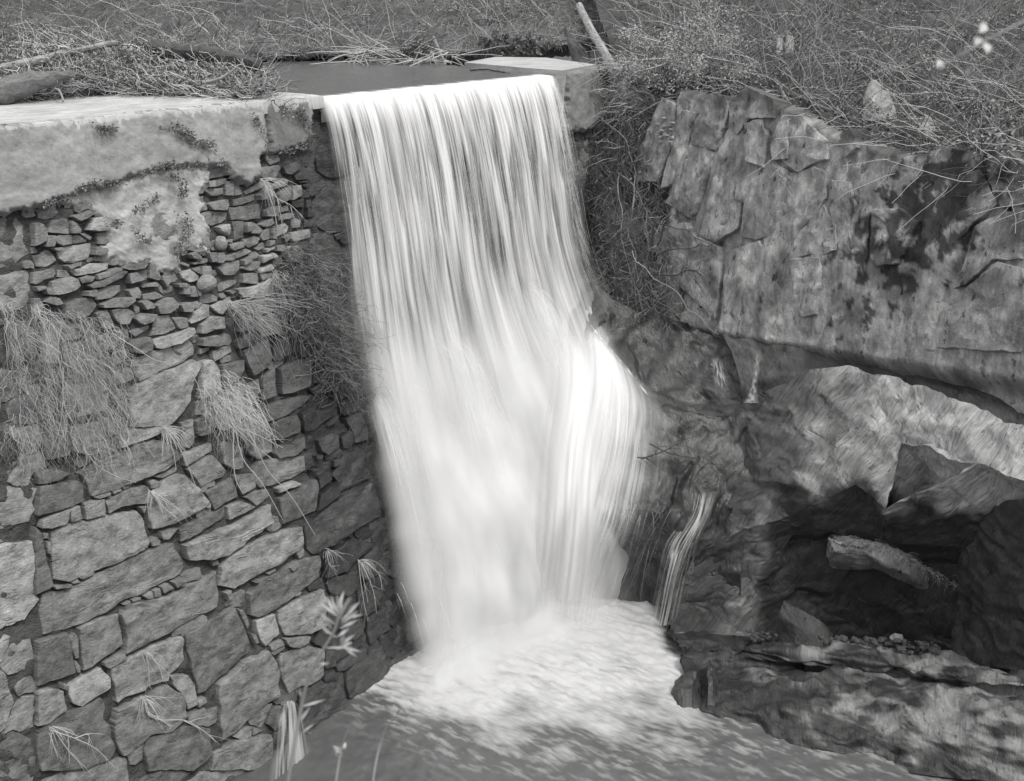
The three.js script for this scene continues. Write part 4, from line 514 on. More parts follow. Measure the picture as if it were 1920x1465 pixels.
{ // single strands of falling water
  const m = new MB(), f = V().copy(WALL.n);
  for (let k = 0; k < 520; k++) {
    const a = mix(rr(-0.06, 5.85), rr(0.4, 5.3), rnd() < 0.5 ? 1 : 0), v = rr(0.6, 1.12), s0 = rr(-0.05, 2.2), len = rr(0.8, 2.6); if (gapAt(a, s0 + 1) < 0.5 && rnd() < 0.9) continue;
    const pts = []; const dr = rs(0.02); for (let j = 0; j <= 12; j++) { const s = Math.min(9.6, s0 + len * j / 12), b = WALL.p(SP(a + dr * (s - s0), s), Math.max(0, s), 0.03 + Math.max(0.04, jet(Math.max(0, s), v)) + bulge(a, s) * (0.5 + 0.5 * v) + 0.02); b.y -= 0.09; pts.push(b); }
    m.ribbon(pts, rr(0.002, 0.006), 0.001, f);
  }
  // fringe of drops and threads at both edges
  for (let k = 0; k < 420; k++) {
    const left = false, s0 = rr(0.1, 8.6), a = left ? -0.02 - Math.abs(rs(0.10)) * (1 + s0 * 0.12) : 5.8 + Math.abs(rs(0.35)) * (0.6 + s0 * 0.12), len = rr(0.3, 1.3), pts = [];
    for (let j = 0; j <= 5; j++) { const s = Math.min(9.5, s0 + len * j / 5); const b = WALL.p(SP(a + (left ? -0.01 : 0.03) * j * 0.3, s), s, 0.08 + bulge(a, s) * 0.7 + 0.02 * j); pts.push(b); }
    m.ribbon(pts, rr(0.0012, 0.0035), 0.0008, f);
  }
  stuff(add('water_strand', m.geo(), strandMat, fall));
  // spouts where the water strikes stones and leaps outwards
  const sp = new MB();
  for (const [px, py, o, n, w, L, vv, left] of [[985, 545, 0.5, 520, 0.30, 2.6, 1.5, 0.5], [840, 640, 0.45, 520, 0.35, 3.0, 1.2, 0.35], [1045, 690, 0.8, 500, 0.45, 2.8, 1.2, 0.5], [700, 745, 0.35, 300, 0.25, 2.6, 0.9, 0.15], [880, 905, 0.7, 520, 0.5, 2.0, 1.1, 0.2], [745, 1100, 0.4, 240, 0.22, 1.3, 0.8, 0.1], [960, 560, 0.4, 200, 0.2, 2.4, 1.0, 0.1], [775, 1065, 0.5, 200, 0.25, 1.4, 0.9, 0.1]]) {
    const [a0, b0] = WALL.seen(px, py, o);
    const gs = () => (rnd() + rnd() + rnd()) / 1.5 - 1;
    for (let k = 0; k < n * 0.03; k++) { const la = gs() * 0.7 + left, vo = vv * rr(0.25, 1.1), vu = rr(-0.2, 0.8), a = a0 + gs() * w * 1.4, len = L * rr(0.4, 1.2), pts = [], T1 = Math.sqrt(2 * len / 9.8), t0 = T1 * Math.pow(rnd(), 1.6) * 0.8, t1 = Math.min(T1, t0 + T1 * rr(0.2, 0.6)), db = gs() * 0.25;
      for (let j = 0; j <= 10; j++) { const t = mix(t0, t1, j / 10); pts.push(WALL.p(a + la * t, Math.min(9.6, b0 + db - vu * t * 0.5 + 4.9 * t * t), o + 0.05 + vo * t * 0.9)); }
      sp.ribbon(pts, rr(0.0015, 0.006), 0.001, f); }
  }
  stuff(add('water_spout', sp.geo(), strandMat, fall));
  for (const [px, py, o, w, L, vv, left, op] of [[978, 535, 0.45, 0.9, 2.6, 1.3, 0.35, 0.4], [835, 632, 0.4, 1.1, 3.0, 1.1, 0.3, 0.42], [1050, 680, 0.75, 1.0, 2.8, 1.1, 0.4, 0.45], [697, 735, 0.3, 0.6, 2.6, 0.8, 0.15, 0.6], [880, 890, 0.65, 1.4, 2.2, 1.0, 0.15, 0.55]]) {
    const [a0, b0] = WALL.seen(px, py, o), T1 = Math.sqrt(2 * L / 9.8), c = new MB(1), nu = 70, nv = 36;
    for (let i = 0; i <= nu; i++) for (let j = 0; j <= nv; j++) { const t = i / nu * 2 - 1, v = j / nv, q = T1 * v * 1.1 - 0.02, arch = 0.10 * t * t; const p = WALL.p(a0 + t * w * (0.28 + 0.5 * v) + left * q, b0 + arch + 4.9 * q * q - 0.15 * q, o + 0.06 + vv * 0.8 * q * (1 - 0.3 * t * t) + 0.04 * n2(t * 3, v * 2 + px)); c.v(p, i / nu, v, [1, 1, 1, clamp(op * Math.pow(1 - t * t, 1.2) * sm(0, 0.5, v + 0.12 * n2(t * 3, px)) * sm(1, 0.4, v) * (0.7 + 0.45 * n2(t * 8 + 0.5 * n2(t, v), v * 0.8 + px)), 0, 1)]); }
    for (let i = 0; i < nu; i++) for (let j = 0; j < nv; j++) { const k = i * (nv + 1) + j; c.q(k, k + 1, k + nv + 2, k + nv + 1); }
    add('spray_sheet', c.geo(), waterWhite, fall);
  }
}
function strandsBetween(parent, name, rows, count, w0, w1, j0 = 0.02, from = 0, lenMin = 0.5) {
  const cs = rows.map((r) => new THREE.CatmullRomCurve3(row(r), false, 'centripetal')), m = new MB();
  for (let k = 0; k < count; k++) {
    const t = clamp(0.5 + ((rnd() + rnd() + rnd()) / 3 - 0.5) * 1.35, 0, 1), dt = rs(0.25), key = cs.map((c, i) => c.getPoint(clamp(t + dt * i / cs.length, 0, 1)).add(V(rs(j0), rs(j0), rs(j0) + 0.02))), c = new THREE.CatmullRomCurve3(key, false, 'centripetal');
    const a = from + rr(0, 0.65), b = Math.min(1, a + rr(lenMin * 0.6, 0.8)), pts = []; for (let q = 0; q <= 12; q++) pts.push(c.getPoint(mix(a, b, q / 12)));
    m.ribbon(pts, rr(w0, w1), w0 * 0.4, V(0.2, 0.3, 1).normalize());
  }
  return stuff(add(name, m.geo(), strandMat, parent));
}
function veil(parent, name, rows, alpha, nu = 220, nv = 50) { // a thin soft-edged sheet of water through rows of places
  const cs = rows.map((r) => new THREE.CatmullRomCurve3(typeof r === 'string' ? row(r) : r, false, 'centripetal')), m = new MB(1);
  for (let i = 0; i <= nu; i++) { const c = new THREE.CatmullRomCurve3(cs.map((k) => k.getPoint(i / nu)), false, 'centripetal'); for (let j = 0; j <= nv; j++) { const p = c.getPoint(j / nv); p.z += 0.03 * n2(i / nu * 14, j / nv * 1.2) + 0.02; m.v(p, i / nu, j / nv, [1, 1, 1, clamp(alpha(i / nu, j / nv), 0, 1)]); } }
  for (let i = 0; i < nu; i++) for (let j = 0; j < nv; j++) { const k = i * (nv + 1) + j; m.q(k, k + 1, k + nv + 2, k + nv + 1); }
  return add(name, m.geo(), waterWhite, parent);
}
const thread = (t, v, k, f = 18) => 0.5 + 0.5 * n2(t * f + 0.8 * n2(t * 2, v * 1.2 + k), v * 0.7 + k) + 0.35 * n2(t * f * 2.7, v * 0.9 + k * 3);
const SIDE = ['1085,585,20.3 1130,635,19.55 1180,688,19.05 1275,770,18.2', '1080,680,19.2 1145,715,18.55 1200,760,18.05 1272,800,17.75', '1065,795,18.2 1140,812,17.66 1195,836,17.4 1262,862,17.27', '1045,915,17.5 1115,920,17.15 1180,930,16.9 1258,950,16.75', '1030,960,17.25 1105,962,16.85 1172,972,16.62 1242,988,16.62', '1010,1050,17.25 1075,1055,16.92 1140,1062,16.76 1215,1080,16.74', '990,1160,17.4 1062,1162,17.2 1120,1164,17.1 1195,1166,17.05'];
veil(fall, 'side_veil', SIDE, (t, v) => sm(0, 0.3, t) * sm(0.95, 0.15, t + 0.14 * n2(v * 5, 5) - 0.12 * sm(0.5, 0.25, v)) * sm(0, 0.05, v) * mix(0.65 + 0.4 * thread(t, v, 3, 11), clamp(1.15 * thread(t, v, 3, 11), 0.08, 0.85), sm(0.35, 0.8, v)) * mix(0.9, 0.6, sm(0.4, 0.9, t)), 240, 110);
veil(fall, 'side_veil', SIDE.map((r) => row(r).map((p) => p.add(V(0.05, -0.02, 0.10)))), (t, v) => sm(0, 0.4, t) * sm(0.9, 0.35, t + 0.15 * n2(v * 4, 9)) * sm(0.05, 0.3, v) * clamp(1.1 * thread(t, v * 1.5, 8, 16) - 0.45, 0, 0.7), 240, 90);
veil(fall, 'side_veil', ['1080,560,20.6 1110,560,20.45 1140,575,20.3', '1085,640,19.8 1130,650,19.5 1165,668,19.35', '1090,760,18.7 1160,765,18.2 1215,770,18.05'], (t, v) => sm(0, 0.3, t) * sm(1, 0.3, t) * (0.5 + 0.3 * thread(t, v, 9, 6)) * 0.7, 90, 40);
veil(fall, 'spray_veil', ['985,545,19.8 1060,565,19.7 1130,600,19.3 1172,650,19.0', '985,700,18.35 1070,705,18.25 1140,715,18.1 1205,745,17.9', '970,850,17.45 1050,850,17.3 1120,850,17.25 1195,862,17.1', '960,1000,16.95 1040,1000,16.8 1110,1000,16.65 1180,1010,16.5', '940,1165,16.85 1020,1165,16.9 1090,1165,16.95 1150,1168,16.95'], (t, v) => Math.pow(Math.sin(Math.PI * t), 2.0) * 0.85 * (0.8 + 0.3 * n2(t * 3 + 0.4 * n2(t, v * 2), v * 1.5)) * sm(0, 0.25, v) * sm(1.02, 0.85, v), 120, 80);
veil(fall, 'foam_line', ['1105,605,19.85 1135,640,19.55 1170,680,19.2 1215,735,18.75 1265,766,18.35 1300,765,18.2', '1108,612,19.75 1138,650,19.42 1172,690,19.05 1217,745,18.62 1266,775,18.22 1300,770,18.15'], (t, v) => (0.4 + 0.7 * n2(t * 12, 4)) * sm(0, 0.4, v) * sm(1, 0.5, v) * sm(1, 0.85, t), 160, 12);
strandsBetween(fall, 'water_strand', SIDE.slice(3), 90, 0.001, 0.0028, 0.05);
const c1 = thing('side_cascade', 'thin cascade sliding off the dark boulder into the pool', 'cascade');
const C1 = ['1300,915,17.05 1322,916,16.95 1348,922,16.95', '1288,960,16.85 1312,965,16.78 1332,970,16.78', '1250,1018,16.7 1280,1022,16.62 1308,1030,16.65', '1238,1060,16.7 1264,1065,16.6 1296,1078,16.65', '1215,1170,17.0 1242,1172,16.9 1280,1172,16.9'];
veil(c1, 'water_sheet', C1, (t, v) => sm(0, 0.4, t) * sm(1, 0.55, t) * sm(0, 0.12, v) * (0.75 + 0.35 * n2(v * 5, t * 3 + 2)) * clamp(1.25 * thread(t, v, 2, 6) - 0.25, 0.0, 0.85), 60, 60);
strandsBetween(c1, 'water_strand', C1, 40, 0.001, 0.003, 0.015);
const c2 = thing('rill', 'narrow white rill running down the wet rock above the ledge pool', 'rill');
veil(c2, 'water_sheet', ['1416,650,18.5 1422,650,18.45 1430,650,18.5', '1411,690,18.12 1418,690,18.05 1425,690,18.1', '1406,725,17.95 1413,725,17.9 1420,725,17.93', '1392,755,17.85 1410,755,17.82 1426,755,17.83'], (t, v) => sm(0, 0.45, t) * sm(1, 0.55, t) * (0.2 + 0.6 * v) * sm(0, 0.3, v) * (0.5 + 0.5 * n2(v * 7, t * 2)), 20, 40);
veil(c2, 'water_sheet', ['1330,660,18.95 1345,664,18.9 1352,664,18.9', '1334,695,18.75 1350,698,18.7 1362,700,18.7', '1338,735,18.6 1356,737,18.55 1378,737,18.55'], (t, v) => sm(0, 0.4, t) * sm(1, 0.5, t) * sm(0, 0.4, v) * sm(1, 0.6, v) * (0.25 + 0.4 * n2(t * 5, v * 3)), 30, 30);
const c3 = thing('wall_trickle', 'white trickle splashing down the lowest stones of the dam', 'trickle');
{ const mk = (y, w, o) => [-1, -0.5, 0, 0.5, 1].map((k) => { const [a, b] = WALL.seen(543 + (y - 1318) * 0.03 + k * w, y + 3 * k * k, o); return WALL.p(a, b, o); });
  veil(c3, 'water_sheet', [mk(1312, 14, 0.1), mk(1322, 22, 0.2), mk(1360, 32, 0.3), mk(1420, 42, 0.38), mk(1480, 52, 0.42)], (t, v) => sm(0, 0.35, t) * sm(1, 0.65, t) * sm(0, 0.1, v) * clamp(0.7 * thread(t, v, 6, 5) - 0.05, 0, 0.5), 70, 40); }

{ // spray thrown up along the foot of the fall
  const foot = [[728, 1308], [790, 1285], [860, 1248], [930, 1208], [1000, 1172], [1080, 1156], [1150, 1158], [1215, 1166]].map(([x, y]) => onLevel(x, y, -9.22));
  const lay = (dy, dx, dz, j) => foot.map((p, i) => p.clone().add(V(dx + j * n2(i * 1.7, dy * 3), dy, dz + j * n2(i * 1.3, dy + 8))));
  veil(fall, 'foot_spray', [lay(0.9, 0, 0.08, 0.05), lay(0.42, 0.05, 0.3, 0.1), lay(0.12, 0.1, 0.65, 0.12), lay(0.03, 0.15, 1.3, 0.15)], (t, v) => 0.42 * sm(0, 0.25, t) * sm(1, 0.6, t) * Math.pow(Math.sin(Math.PI * v), 1.4) * (0.85 + 0.15 * n2(t * 5, v * 2)), 160, 40);
}
// ---- the plunge pool: foam thins out from the foot of the fall
const foamRow = (x, z) => { // 0 dark water .. 1 white foam
  const rx = x - crestB.x, rz = z - crestB.z, u = rx * along.x + rz * along.z;
  const sx = x * 0.85 + z * 0.53, sz = -x * 0.53 + z * 0.85, st = fbm2(sx * 1.3, sz * 5.5, 5), st2 = n2(sx * 3, sz * 13);
  const reach = (1 - sm(2.45, 2.85, x) * sm(-15.9, -16.3, z)) * sm(-12.75, -15.7, z + 1.1 * st + 0.9 * fbm2(x * 0.6, z * 0.8, 2) + 0.15 * (x - 1)) * sm(-1.15, -0.45, u + 0.25 * st) * sm(3.9, 2.7, x + 0.6 * st);
  const big = fbm2(sx * 0.5 + 4, sz * 1.1, 3); const white = clamp(reach * 1.2 - 0.16 + (reach > 0.02 ? 0.75 * st + 0.2 * st2 + 0.5 * big : 0) * (1 - 0.55 * sm(-15.2, -16.9, z)), 0, 1);
  return Math.max(white, 0.34 * sm(0.05, 0.5, st + 0.3 * st2 + 0.35 * fbm2(x * 0.7 + 8, z * 0.7, 2) - 0.05) * sm(-11.6, -14, z) * sm(-1.9, -1, u));
};
{
  const m = new MB(1), x0 = -4.2, x1 = 8.5, z0 = -19.2, z1 = -10.4, nx = 290, nz = 230, id = [];
  for (let j = 0; j <= nz; j++) for (let i = 0; i <= nx; i++) { const x = mix(x0, x1, i / nx), z = mix(z0, z1, j / nz), f = foamRow(x, z), g = mix(0.115, 0.60, Math.pow(f, 0.85));
    const y = POOL + 0.04 * fbm2(x * 1.6 + 3, z * 1.6, 4) + 0.04 * f * (0.4 + fbm2((x * 0.85 + z * 0.53) * 1.2, (z * 0.85 - x * 0.53) * 3.5, 4)) + 0.008 * n2((x + z) * 5, (z - x) * 2.5); m.v(V(x, y, z), x * 0.4, z * 0.4, [g, g, g]); }
  for (let j = 0; j < nz; j++) for (let i = 0; i < nx; i++) { const k = j * (nx + 1) + i; m.q(k, k + nx + 1, k + nx + 2, k + 1); }
  const pm = new THREE.MeshStandardMaterial({ vertexColors: true, roughness: 0.34, bumpMap: T.water, bumpScale: 0.02 });
  structure(add('plunge_pool', m.geo(), pm)); 
}
{ // little pool on the ledge and the pond above the dam
  const m = new MB(); const q = [[1290, 750], [1310, 746], [1345, 744], [1395, 744], [1432, 750], [1415, 774], [1345, 774], [1300, 768]].map(([x, y]) => onLevel(x, y, -5.66)); const c = V(); q.forEach((p) => c.addScaledVector(p, 1 / 8)); const ci = m.v(c), id = q.map((p) => m.v(p)); for (let i = 0; i < 8; i++) m.t(ci, id[(i + 1) % 8], id[i]);
  const pw = new THREE.MeshStandardMaterial({ roughness: 0.12, bumpMap: T.water, bumpScale: 0.01 }); pw.color.setRGB(0.07, 0.07, 0.07);
  structure(add('ledge_pool', m.geo(), pw));
  const w = new MB(), P0 = [], na = 120, nd = 80;
  for (let i = 0; i <= na; i++) for (let j = 0; j <= nd; j++) { const a = mix(-14, 6.1, i / na), d = Math.pow(j / nd, 2.2) * 26; const p = V().copy(crestB).addScaledVector(along, a + (a > 0 ? d * 0.35 : d * 0.1)); p.addScaledVector(outN, -d - 0.04); p.y = -0.066 + 0.012 * n2(p.x * 1.2, p.z * 2.4) * sm(0.2, 1, d); w.v(p, p.x * 0.25, p.z * 0.5); }
  for (let i = 0; i < na; i++) for (let j = 0; j < nd; j++) { const k = i * (nd + 1) + j; w.q(k, k + nd + 1, k + nd + 2, k + 1); }
  const pond = new THREE.MeshStandardMaterial({ roughness: 0.2, bumpMap: T.water, bumpScale: 0.03 }); pond.color.setRGB(0.11, 0.11, 0.11);
  structure(add('mill_pond_water', w.geo(), pond));
}
// ------------------------------------------------------------------ banks and slopes
const sampler = (rows) => { const cs = rows.map((r) => new THREE.CatmullRomCurve3(typeof r === 'string' ? row(r) : r, false, 'centripetal')); return (u, v) => new THREE.CatmullRomCurve3(cs.map((c) => c.getPoint(u)), false, 'centripetal').getPoint(v); };
const lumpy = (amp) => (p) => amp * fbm3(p.x * 0.9, p.y * 0.9, p.z * 0.9, 5);
const hillRows = ['1150,150,24.4 1240,168,23.0 1330,190,22.3 1400,192,21.7 1490,212,20.6 1570,262,19.5 1690,292,18.2 1800,305,17.4 1900,345,16.3 2100,390,15.1',
  '1150,118,25 1240,135,23.6 1330,150,22.9 1400,155,22.4 1490,165,21.5 1580,215,20.2 1700,245,19.0 1800,262,18.1 1900,290,17 2100,330,15.8',
  '1140,80,27 1240,80,26 1330,85,25.5 1400,88,25 1490,98,24 1580,130,22.8 1700,150,21.5 1800,160,20.6 1900,180,19.4 2100,220,18',
  '1120,20,31 1240,20,30 1330,20,29.5 1400,20,29 1490,22,28 1580,40,27 1700,50,26 1800,52,25 1900,60,24 2100,90,22', '1100,-120,38 1300,-120,37 1500,-120,36 1700,-110,34 1900,-100,32 2150,-60,29'];
structure(add('hillside', loftGeo(hillRows, 130, 90, lumpy(0.45), 0.4), M.soil));
const shore = [[-500, 135], [-200, 128], [60, 122], [250, 121], [420, 124], [640, 119], [860, 119], [980, 104], [1160, 96]];
const bankRows = [shore.map(([x, y]) => onLevel(x, y, -0.35)), shore.map(([x, y]) => onLevel(x, y, -0.1).add(V(0, 0.18, -0.6))), shore.map(([x, y], i) => onLevel(x, y, -0.1).add(V(0, 0.75 + 0.2 * n2(i, 2), -3.5))), shore.map(([x, y], i) => onLevel(x, y, -0.1).add(V(0, 2.6 + 0.5 * n2(i, 5), -9))), shore.map(([x, y]) => onLevel(x, y, -0.1).add(V(0, 9, -22)))];
structure(add('far_bank', loftGeo(bankRows, 140, 70, lumpy(0.35), 0.4), M.soil));
const moundRows = [[[-300, 206], [-100, 200], [65, 193], [165, 180], [300, 183], [440, 189], [505, 190]].map(([x, y]) => onLevel(x, y, -0.02)),
  '-300,185,15.2 -100,175,15.6 65,165,15.9 165,158,16.4 300,163,16.6 430,168,16.6 500,182,16.5', '-300,120,17 -100,112,17.5 65,112,17.8 165,112,18.2 300,116,18.3 410,128,18.2 490,160,17.6', '-300,100,20 -100,95,20.5 65,100,21 165,104,21 300,112,20.5 410,125,19.8 500,150,18.8', [[-300, 118], [-100, 118], [65, 120], [165, 122], [300, 126], [420, 138], [510, 160]].map(([x, y]) => onLevel(x, y, -0.4))];
structure(add('silt_mound', loftGeo(moundRows, 90, 60, lumpy(0.22), 0.4), M.soil));
{ // the near bank on which the photographer stands, below the frame
  const rows = [[-9, -1], [-6, -1], [-3, -1], [0, -1], [3, -1], [6, -1], [9, -1]].map((q) => q[0]);
  const mk = (z, y) => rows.map((x) => V(x, y + 0.15 * n2(x, z), z)); structure(add('near_bank', loftGeo([mk(4, 0.1), mk(1, -0.2), mk(-1.5, -1.6), mk(-4, -4.3), mk(-7, -7.6), mk(-9.5, -10)], 50, 40, lumpy(0.2), 0.4), M.soil));
}

// ------------------------------------------------------------------ plants
const DOWN = V(0, -1, 0);
function droop(start, dir, len, sag, n = 6, wander = 0.04) { const pts = [start.clone()], d = dir.clone().normalize(), p = start.clone(), ph = rnd() * 50; for (let k = 1; k <= n; k++) { d.addScaledVector(DOWN, sag / n).normalize(); p.addScaledVector(d, len / n); p.x += wander * n2(ph, k * 0.7); p.y += wander * n2(ph + 9, k * 0.7) * 0.6; p.z += wander * n2(ph + 20, k * 0.7); pts.push(p.clone()); } return pts; }
function branch(m, start, dir, len, r, depth, sag = 0.2) { const pts = droop(start, dir, len, sag, 6, len * 0.05); m.tube(pts, r, r * 0.35, depth > 1 ? 5 : 3); if (depth > 0) for (let k = 0; k < 3 + depth; k++) { const i = 1 + Math.floor(rnd() * 5), d = V().subVectors(pts[i], pts[i - 1]).normalize().add(V(rs(0.7), rs(0.6), rs(0.7))); branch(m, pts[i], d, len * rr(0.3, 0.55), r * 0.45, depth - 1, sag); } return m; }
function leaf(m, p, size, dir, k = 0.4) { const a = dir.clone().normalize(), b = V(rs(1), rs(1), rs(1)).cross(a).normalize(), i0 = m.v(p, 0, 0), i1 = m.v(V().copy(p).addScaledVector(a, size * 0.5).addScaledVector(b, size * k * 0.5), 0, 1), i2 = m.v(V().copy(p).addScaledVector(a, size), 1, 1), i3 = m.v(V().copy(p).addScaledVector(a, size * 0.5).addScaledVector(b, -size * k * 0.5), 1, 0); m.q(i0, i1, i2, i3); }
const wp = (px, py, off = 0.08) => WALL.p(...WALL.seen(px, py, off), off);
const pathW = (s, off = 0.12) => new THREE.CatmullRomCurve3(s.split(' ').map((q) => { const [x, y, o] = q.split(',').map(Number); return wp(x, y, o || off); }), false, 'centripetal').getPoints(18);
const pathZ = (s, w = 0) => { const ph = rnd() * 99; return new THREE.CatmullRomCurve3(row(s), false, 'centripetal').getPoints(18).map((p, i) => p.add(V(w * n2(ph, i * 0.17), w * n2(ph + 7, i * 0.17), w * n2(ph + 15, i * 0.17)))); };
const bentZ = (s) => pathZ(s, 0.08);
const twigs = (m, paths, r0, r1, f = pathW) => { for (const s of paths) { const pts = f(s); m.tube(pts, r0, r1, 5); for (let k = 0; k < 5; k++) { const i = 4 + Math.floor(rnd() * 13), d = V().subVectors(pts[i + 1] || pts[i], pts[i - 1]).normalize().add(V(rs(0.6), rs(0.6), rs(0.6))); m.tube(droop(pts[i], d, rr(0.12, 0.4), 0.3, 4, 0.01), r1, r1 * 0.4, 3); } } return m; };
{ // hanging dry grass on the left
  const t = thing('hanging_grass', 'big mat of dry grass hanging down the left stones of the dam', 'grass tuft');
  const m = new MB(), d = new MB(); for (let q = 0; q < 330; q++) { const f = rnd(), px = mix(10, 236, f) + rs(14), py = 562 + 50 * f + 250 * Math.pow(rnd(), 1.3), lean = rr(-0.3, 0.35), L = rr(0.25, 0.95), o = rr(0.04, 0.14), n = 2 + Math.floor(rnd() * 9); if (n2(px * 0.03, py * 0.012) < -0.35) continue; for (let k = 0; k < n; k++) { const s = wp(px + rs(9), py + rs(9), o); (rnd() < 0.55 ? m : d).ribbon(droop(s, V().copy(outN).multiplyScalar(rr(0.05, 0.5)).addScaledVector(along, lean + rs(0.3)).add(V(0, rr(-1, -0.1), 0)), L * rr(0.4, 1.2), rr(1, 2.4), 7, 0.08), rr(0.002, 0.006), 0.0012, V().copy(WALL.n).add(V(rs(0.8), rs(0.5), rs(0.8))).normalize()); } }
  stuff(add('blades', m.geo(), M.grassDry, t)); stuff(add('blades', d.geo(), M.grassMid, t));
  const b = twigs(new MB(), ['115,610 108,660 118,720 112,800 95,850', '118,680 150,700 175,730 190,790 200,820', '118,690 120,760 140,800 170,860 210,890 255,905', '118,715 140,740 150,780', '150,600 180,690 230,770 290,860', '210,625 250,650 290,675 310,680'], 0.008, 0.003); add('dead_stems', b.geo(), M.twigPale, t);
}
{ const t = thing('dry_twig_bush', 'bleached twiggy bush splayed from a joint left of the vine mass', 'dead bush'); const m = new MB();
  for (let k = 0; k < 90; k++) m.tube(droop(wp(438 + rs(14), 572 + rs(8), 0.12), V().copy(along).multiplyScalar(rr(0.0, 0.9)).addScaledVector(outN, rr(0.1, 0.7)).add(V(0, rr(-0.9, 0.25), 0)), rr(0.25, 1.1), rr(0.2, 1.1), 6, 0.09), rr(0.003, 0.007), 0.002, 3);
  for (let k = 0; k < 70; k++) m.tube(droop(wp(522 + rs(16), 515 + rs(12), 0.12), V().copy(along).multiplyScalar(rs(0.35)).addScaledVector(outN, rr(0.1, 0.4)).add(V(0, -1, 0)), rr(0.4, 1.4), 0.8, 7, 0.12), rr(0.003, 0.006), 0.002, 3);
  stuff(add('twigs', m.geo(), M.twigPale, t)); }
{ const t = thing('vine_mass', 'dense dark vine tangle on the dam hugging the left edge of the falls', 'vine'); const m = new MB(), d = new MB(), px = (f) => mix(572, 640, f);
  for (let k = 0; k < 1150; k++) { const f = rnd(), w = Math.sin(Math.min(1, f * 1.25) * Math.PI * 0.75 + 0.3), x = mix(560, 638, f) + rs(46) * w, y = 462 + f * 250 + rs(20), s = wp(x, y, rr(0.05, 0.42 * w + 0.06)); (rnd() < 0.45 ? m : d).tube(droop(s, V(rs(0.6), rr(-1, 0.2), rs(0.6)).addScaledVector(along, 0.25), rr(0.2, 0.8), rr(0.2, 1.5), 7, 0.16), rr(0.0025, 0.0055), 0.002, 3); }
  for (let k = 0; k < 600; k++) { const f = rnd(), s = wp(mix(566, 640, f) + rs(34), 468 + f * 240 + rs(20), rr(0.05, 0.3)); leaf(d, s, rr(0.02, 0.045), V(rs(1), rs(1), rs(1)), 0.6); }
  stuff(add('stems', m.geo(), flat(0.36, 0.9), t)); stuff(add('dark_stems', d.geo(), M.leafMid, t)); }  // paler and darker stems mixed at random
{ const t = thing('straw_clump', 'straw clump with long bare branches reaching down over middle stones', 'grass tuft'); const m = new MB();
  for (let k = 0; k < 260; k++) { const f = rnd(); m.ribbon(droop(wp(398 + f * 55 + rs(36), 724 + f * 40 + rs(34), 0.1), V().copy(outN).multiplyScalar(0.5).addScaledVector(along, rr(-0.4, 0.5)).add(V(0, rr(-0.8, 0.2), 0)), rr(0.12, 0.75), rr(1, 2.2), 6, 0.07), rr(0.003, 0.007), 0.002, WALL.n); }
  stuff(add('blades', m.geo(), M.grassDry, t));
  add('branches', twigs(new MB(), ['425,735 440,795 470,820 500,880 545,930 590,1003', '440,800 480,815 530,840', '440,800 455,860 490,905 530,975', '398,745 430,790 470,830 512,862', '438,800 437,850 442,900 455,925', '430,735 480,790 530,830', '470,740 505,800 520,840'], 0.011, 0.004).geo(), M.twigPale, t); }
const smallPlants = [['small_dead_plant', 'thin dry roots dangling beside the fall above the lowest wet stones', ['676,1055 682,1090 690,1130', '678,1055 700,1110 706,1150', '680,1050 712,1080 716,1105', '672,1052 676,1090 684,1140 690,1165'], 30, 678, 1052, 0.4],
  ['small_dead_plant', 'bare branched twig lying across the lowest left stones', ['95,1370 140,1385 180,1405 215,1440', '98,1362 125,1375 128,1400 130,1430', '140,1385 165,1378 165,1400', '92,1376 108,1420', '100,1368 130,1410 160,1440'], 14, 98, 1366, 0.3],
  ['small_dead_plant', 'dry forked weed sprawling towards the bright block, lower left', ['268,1308 278,1340 300,1350 350,1352 400,1385', '268,1310 262,1350', '275,1335 320,1362', '345,1352 380,1370 405,1392', '272,1305 290,1312'], 26, 270, 1308, 0.35],
  ['small_dead_plant', 'thin dry stalk bent over the concrete joint right of the rendered patch', ['488,335 500,350 520,372 545,385 570,410', '520,375 525,400 532,440', '500,350 515,400 520,430', '545,388 550,410'], 30, 492, 338, 0.5],
  ['small_dead_plant', 'spray of dry grass at the lower corner of the largest flat slab', ['310,805 330,830 350,870 370,920', '305,800 340,845', '312,808 325,850 330,880'], 60, 308, 803, 0.4],
  ['small_dead_plant', 'fine fan of dry stems against the big tilted square stone', ['282,922 300,935 325,950', '282,922 310,955 330,970', '283,922 315,940 345,965'], 24, 283, 921, 0.3],
  ['small_dead_plant', 'wiry twig hanging from the joint under the pale shelf beside the fall', ['612,1035 618,1060 628,1062', '620,1032 640,1045', '614,1033 622,1055'], 14, 614, 1032, 0.2],
  ['small_dead_plant', 'short dry sprig hanging from a joint above the tall square stone', ['272,1222 278,1250 280,1290', '274,1222 298,1252 305,1275', '266,1228 270,1238'], 10, 272, 1222, 0.2]];
for (const [n, l, paths, cnt, px, py, len] of smallPlants) { const t = thing(n, l, 'dead plant', 'dry plants rooted in the dam joints'), m = new MB(); for (let k = 0; k < cnt; k++) m.ribbon(droop(wp(px + rs(8), py + rs(4), 0.08), V().copy(outN).multiplyScalar(0.5).addScaledVector(along, rs(0.7)).add(V(0, rs(0.5), 0)), len * rr(0.4, 1.2), 1.5, 4, 0.01), rr(0.004, 0.007), 0.002, WALL.n); stuff(add('blades', m.geo(), M.grassDry, t)); add('stems', twigs(new MB(), paths, 0.008, 0.0035).geo(), M.twigPale, t); }
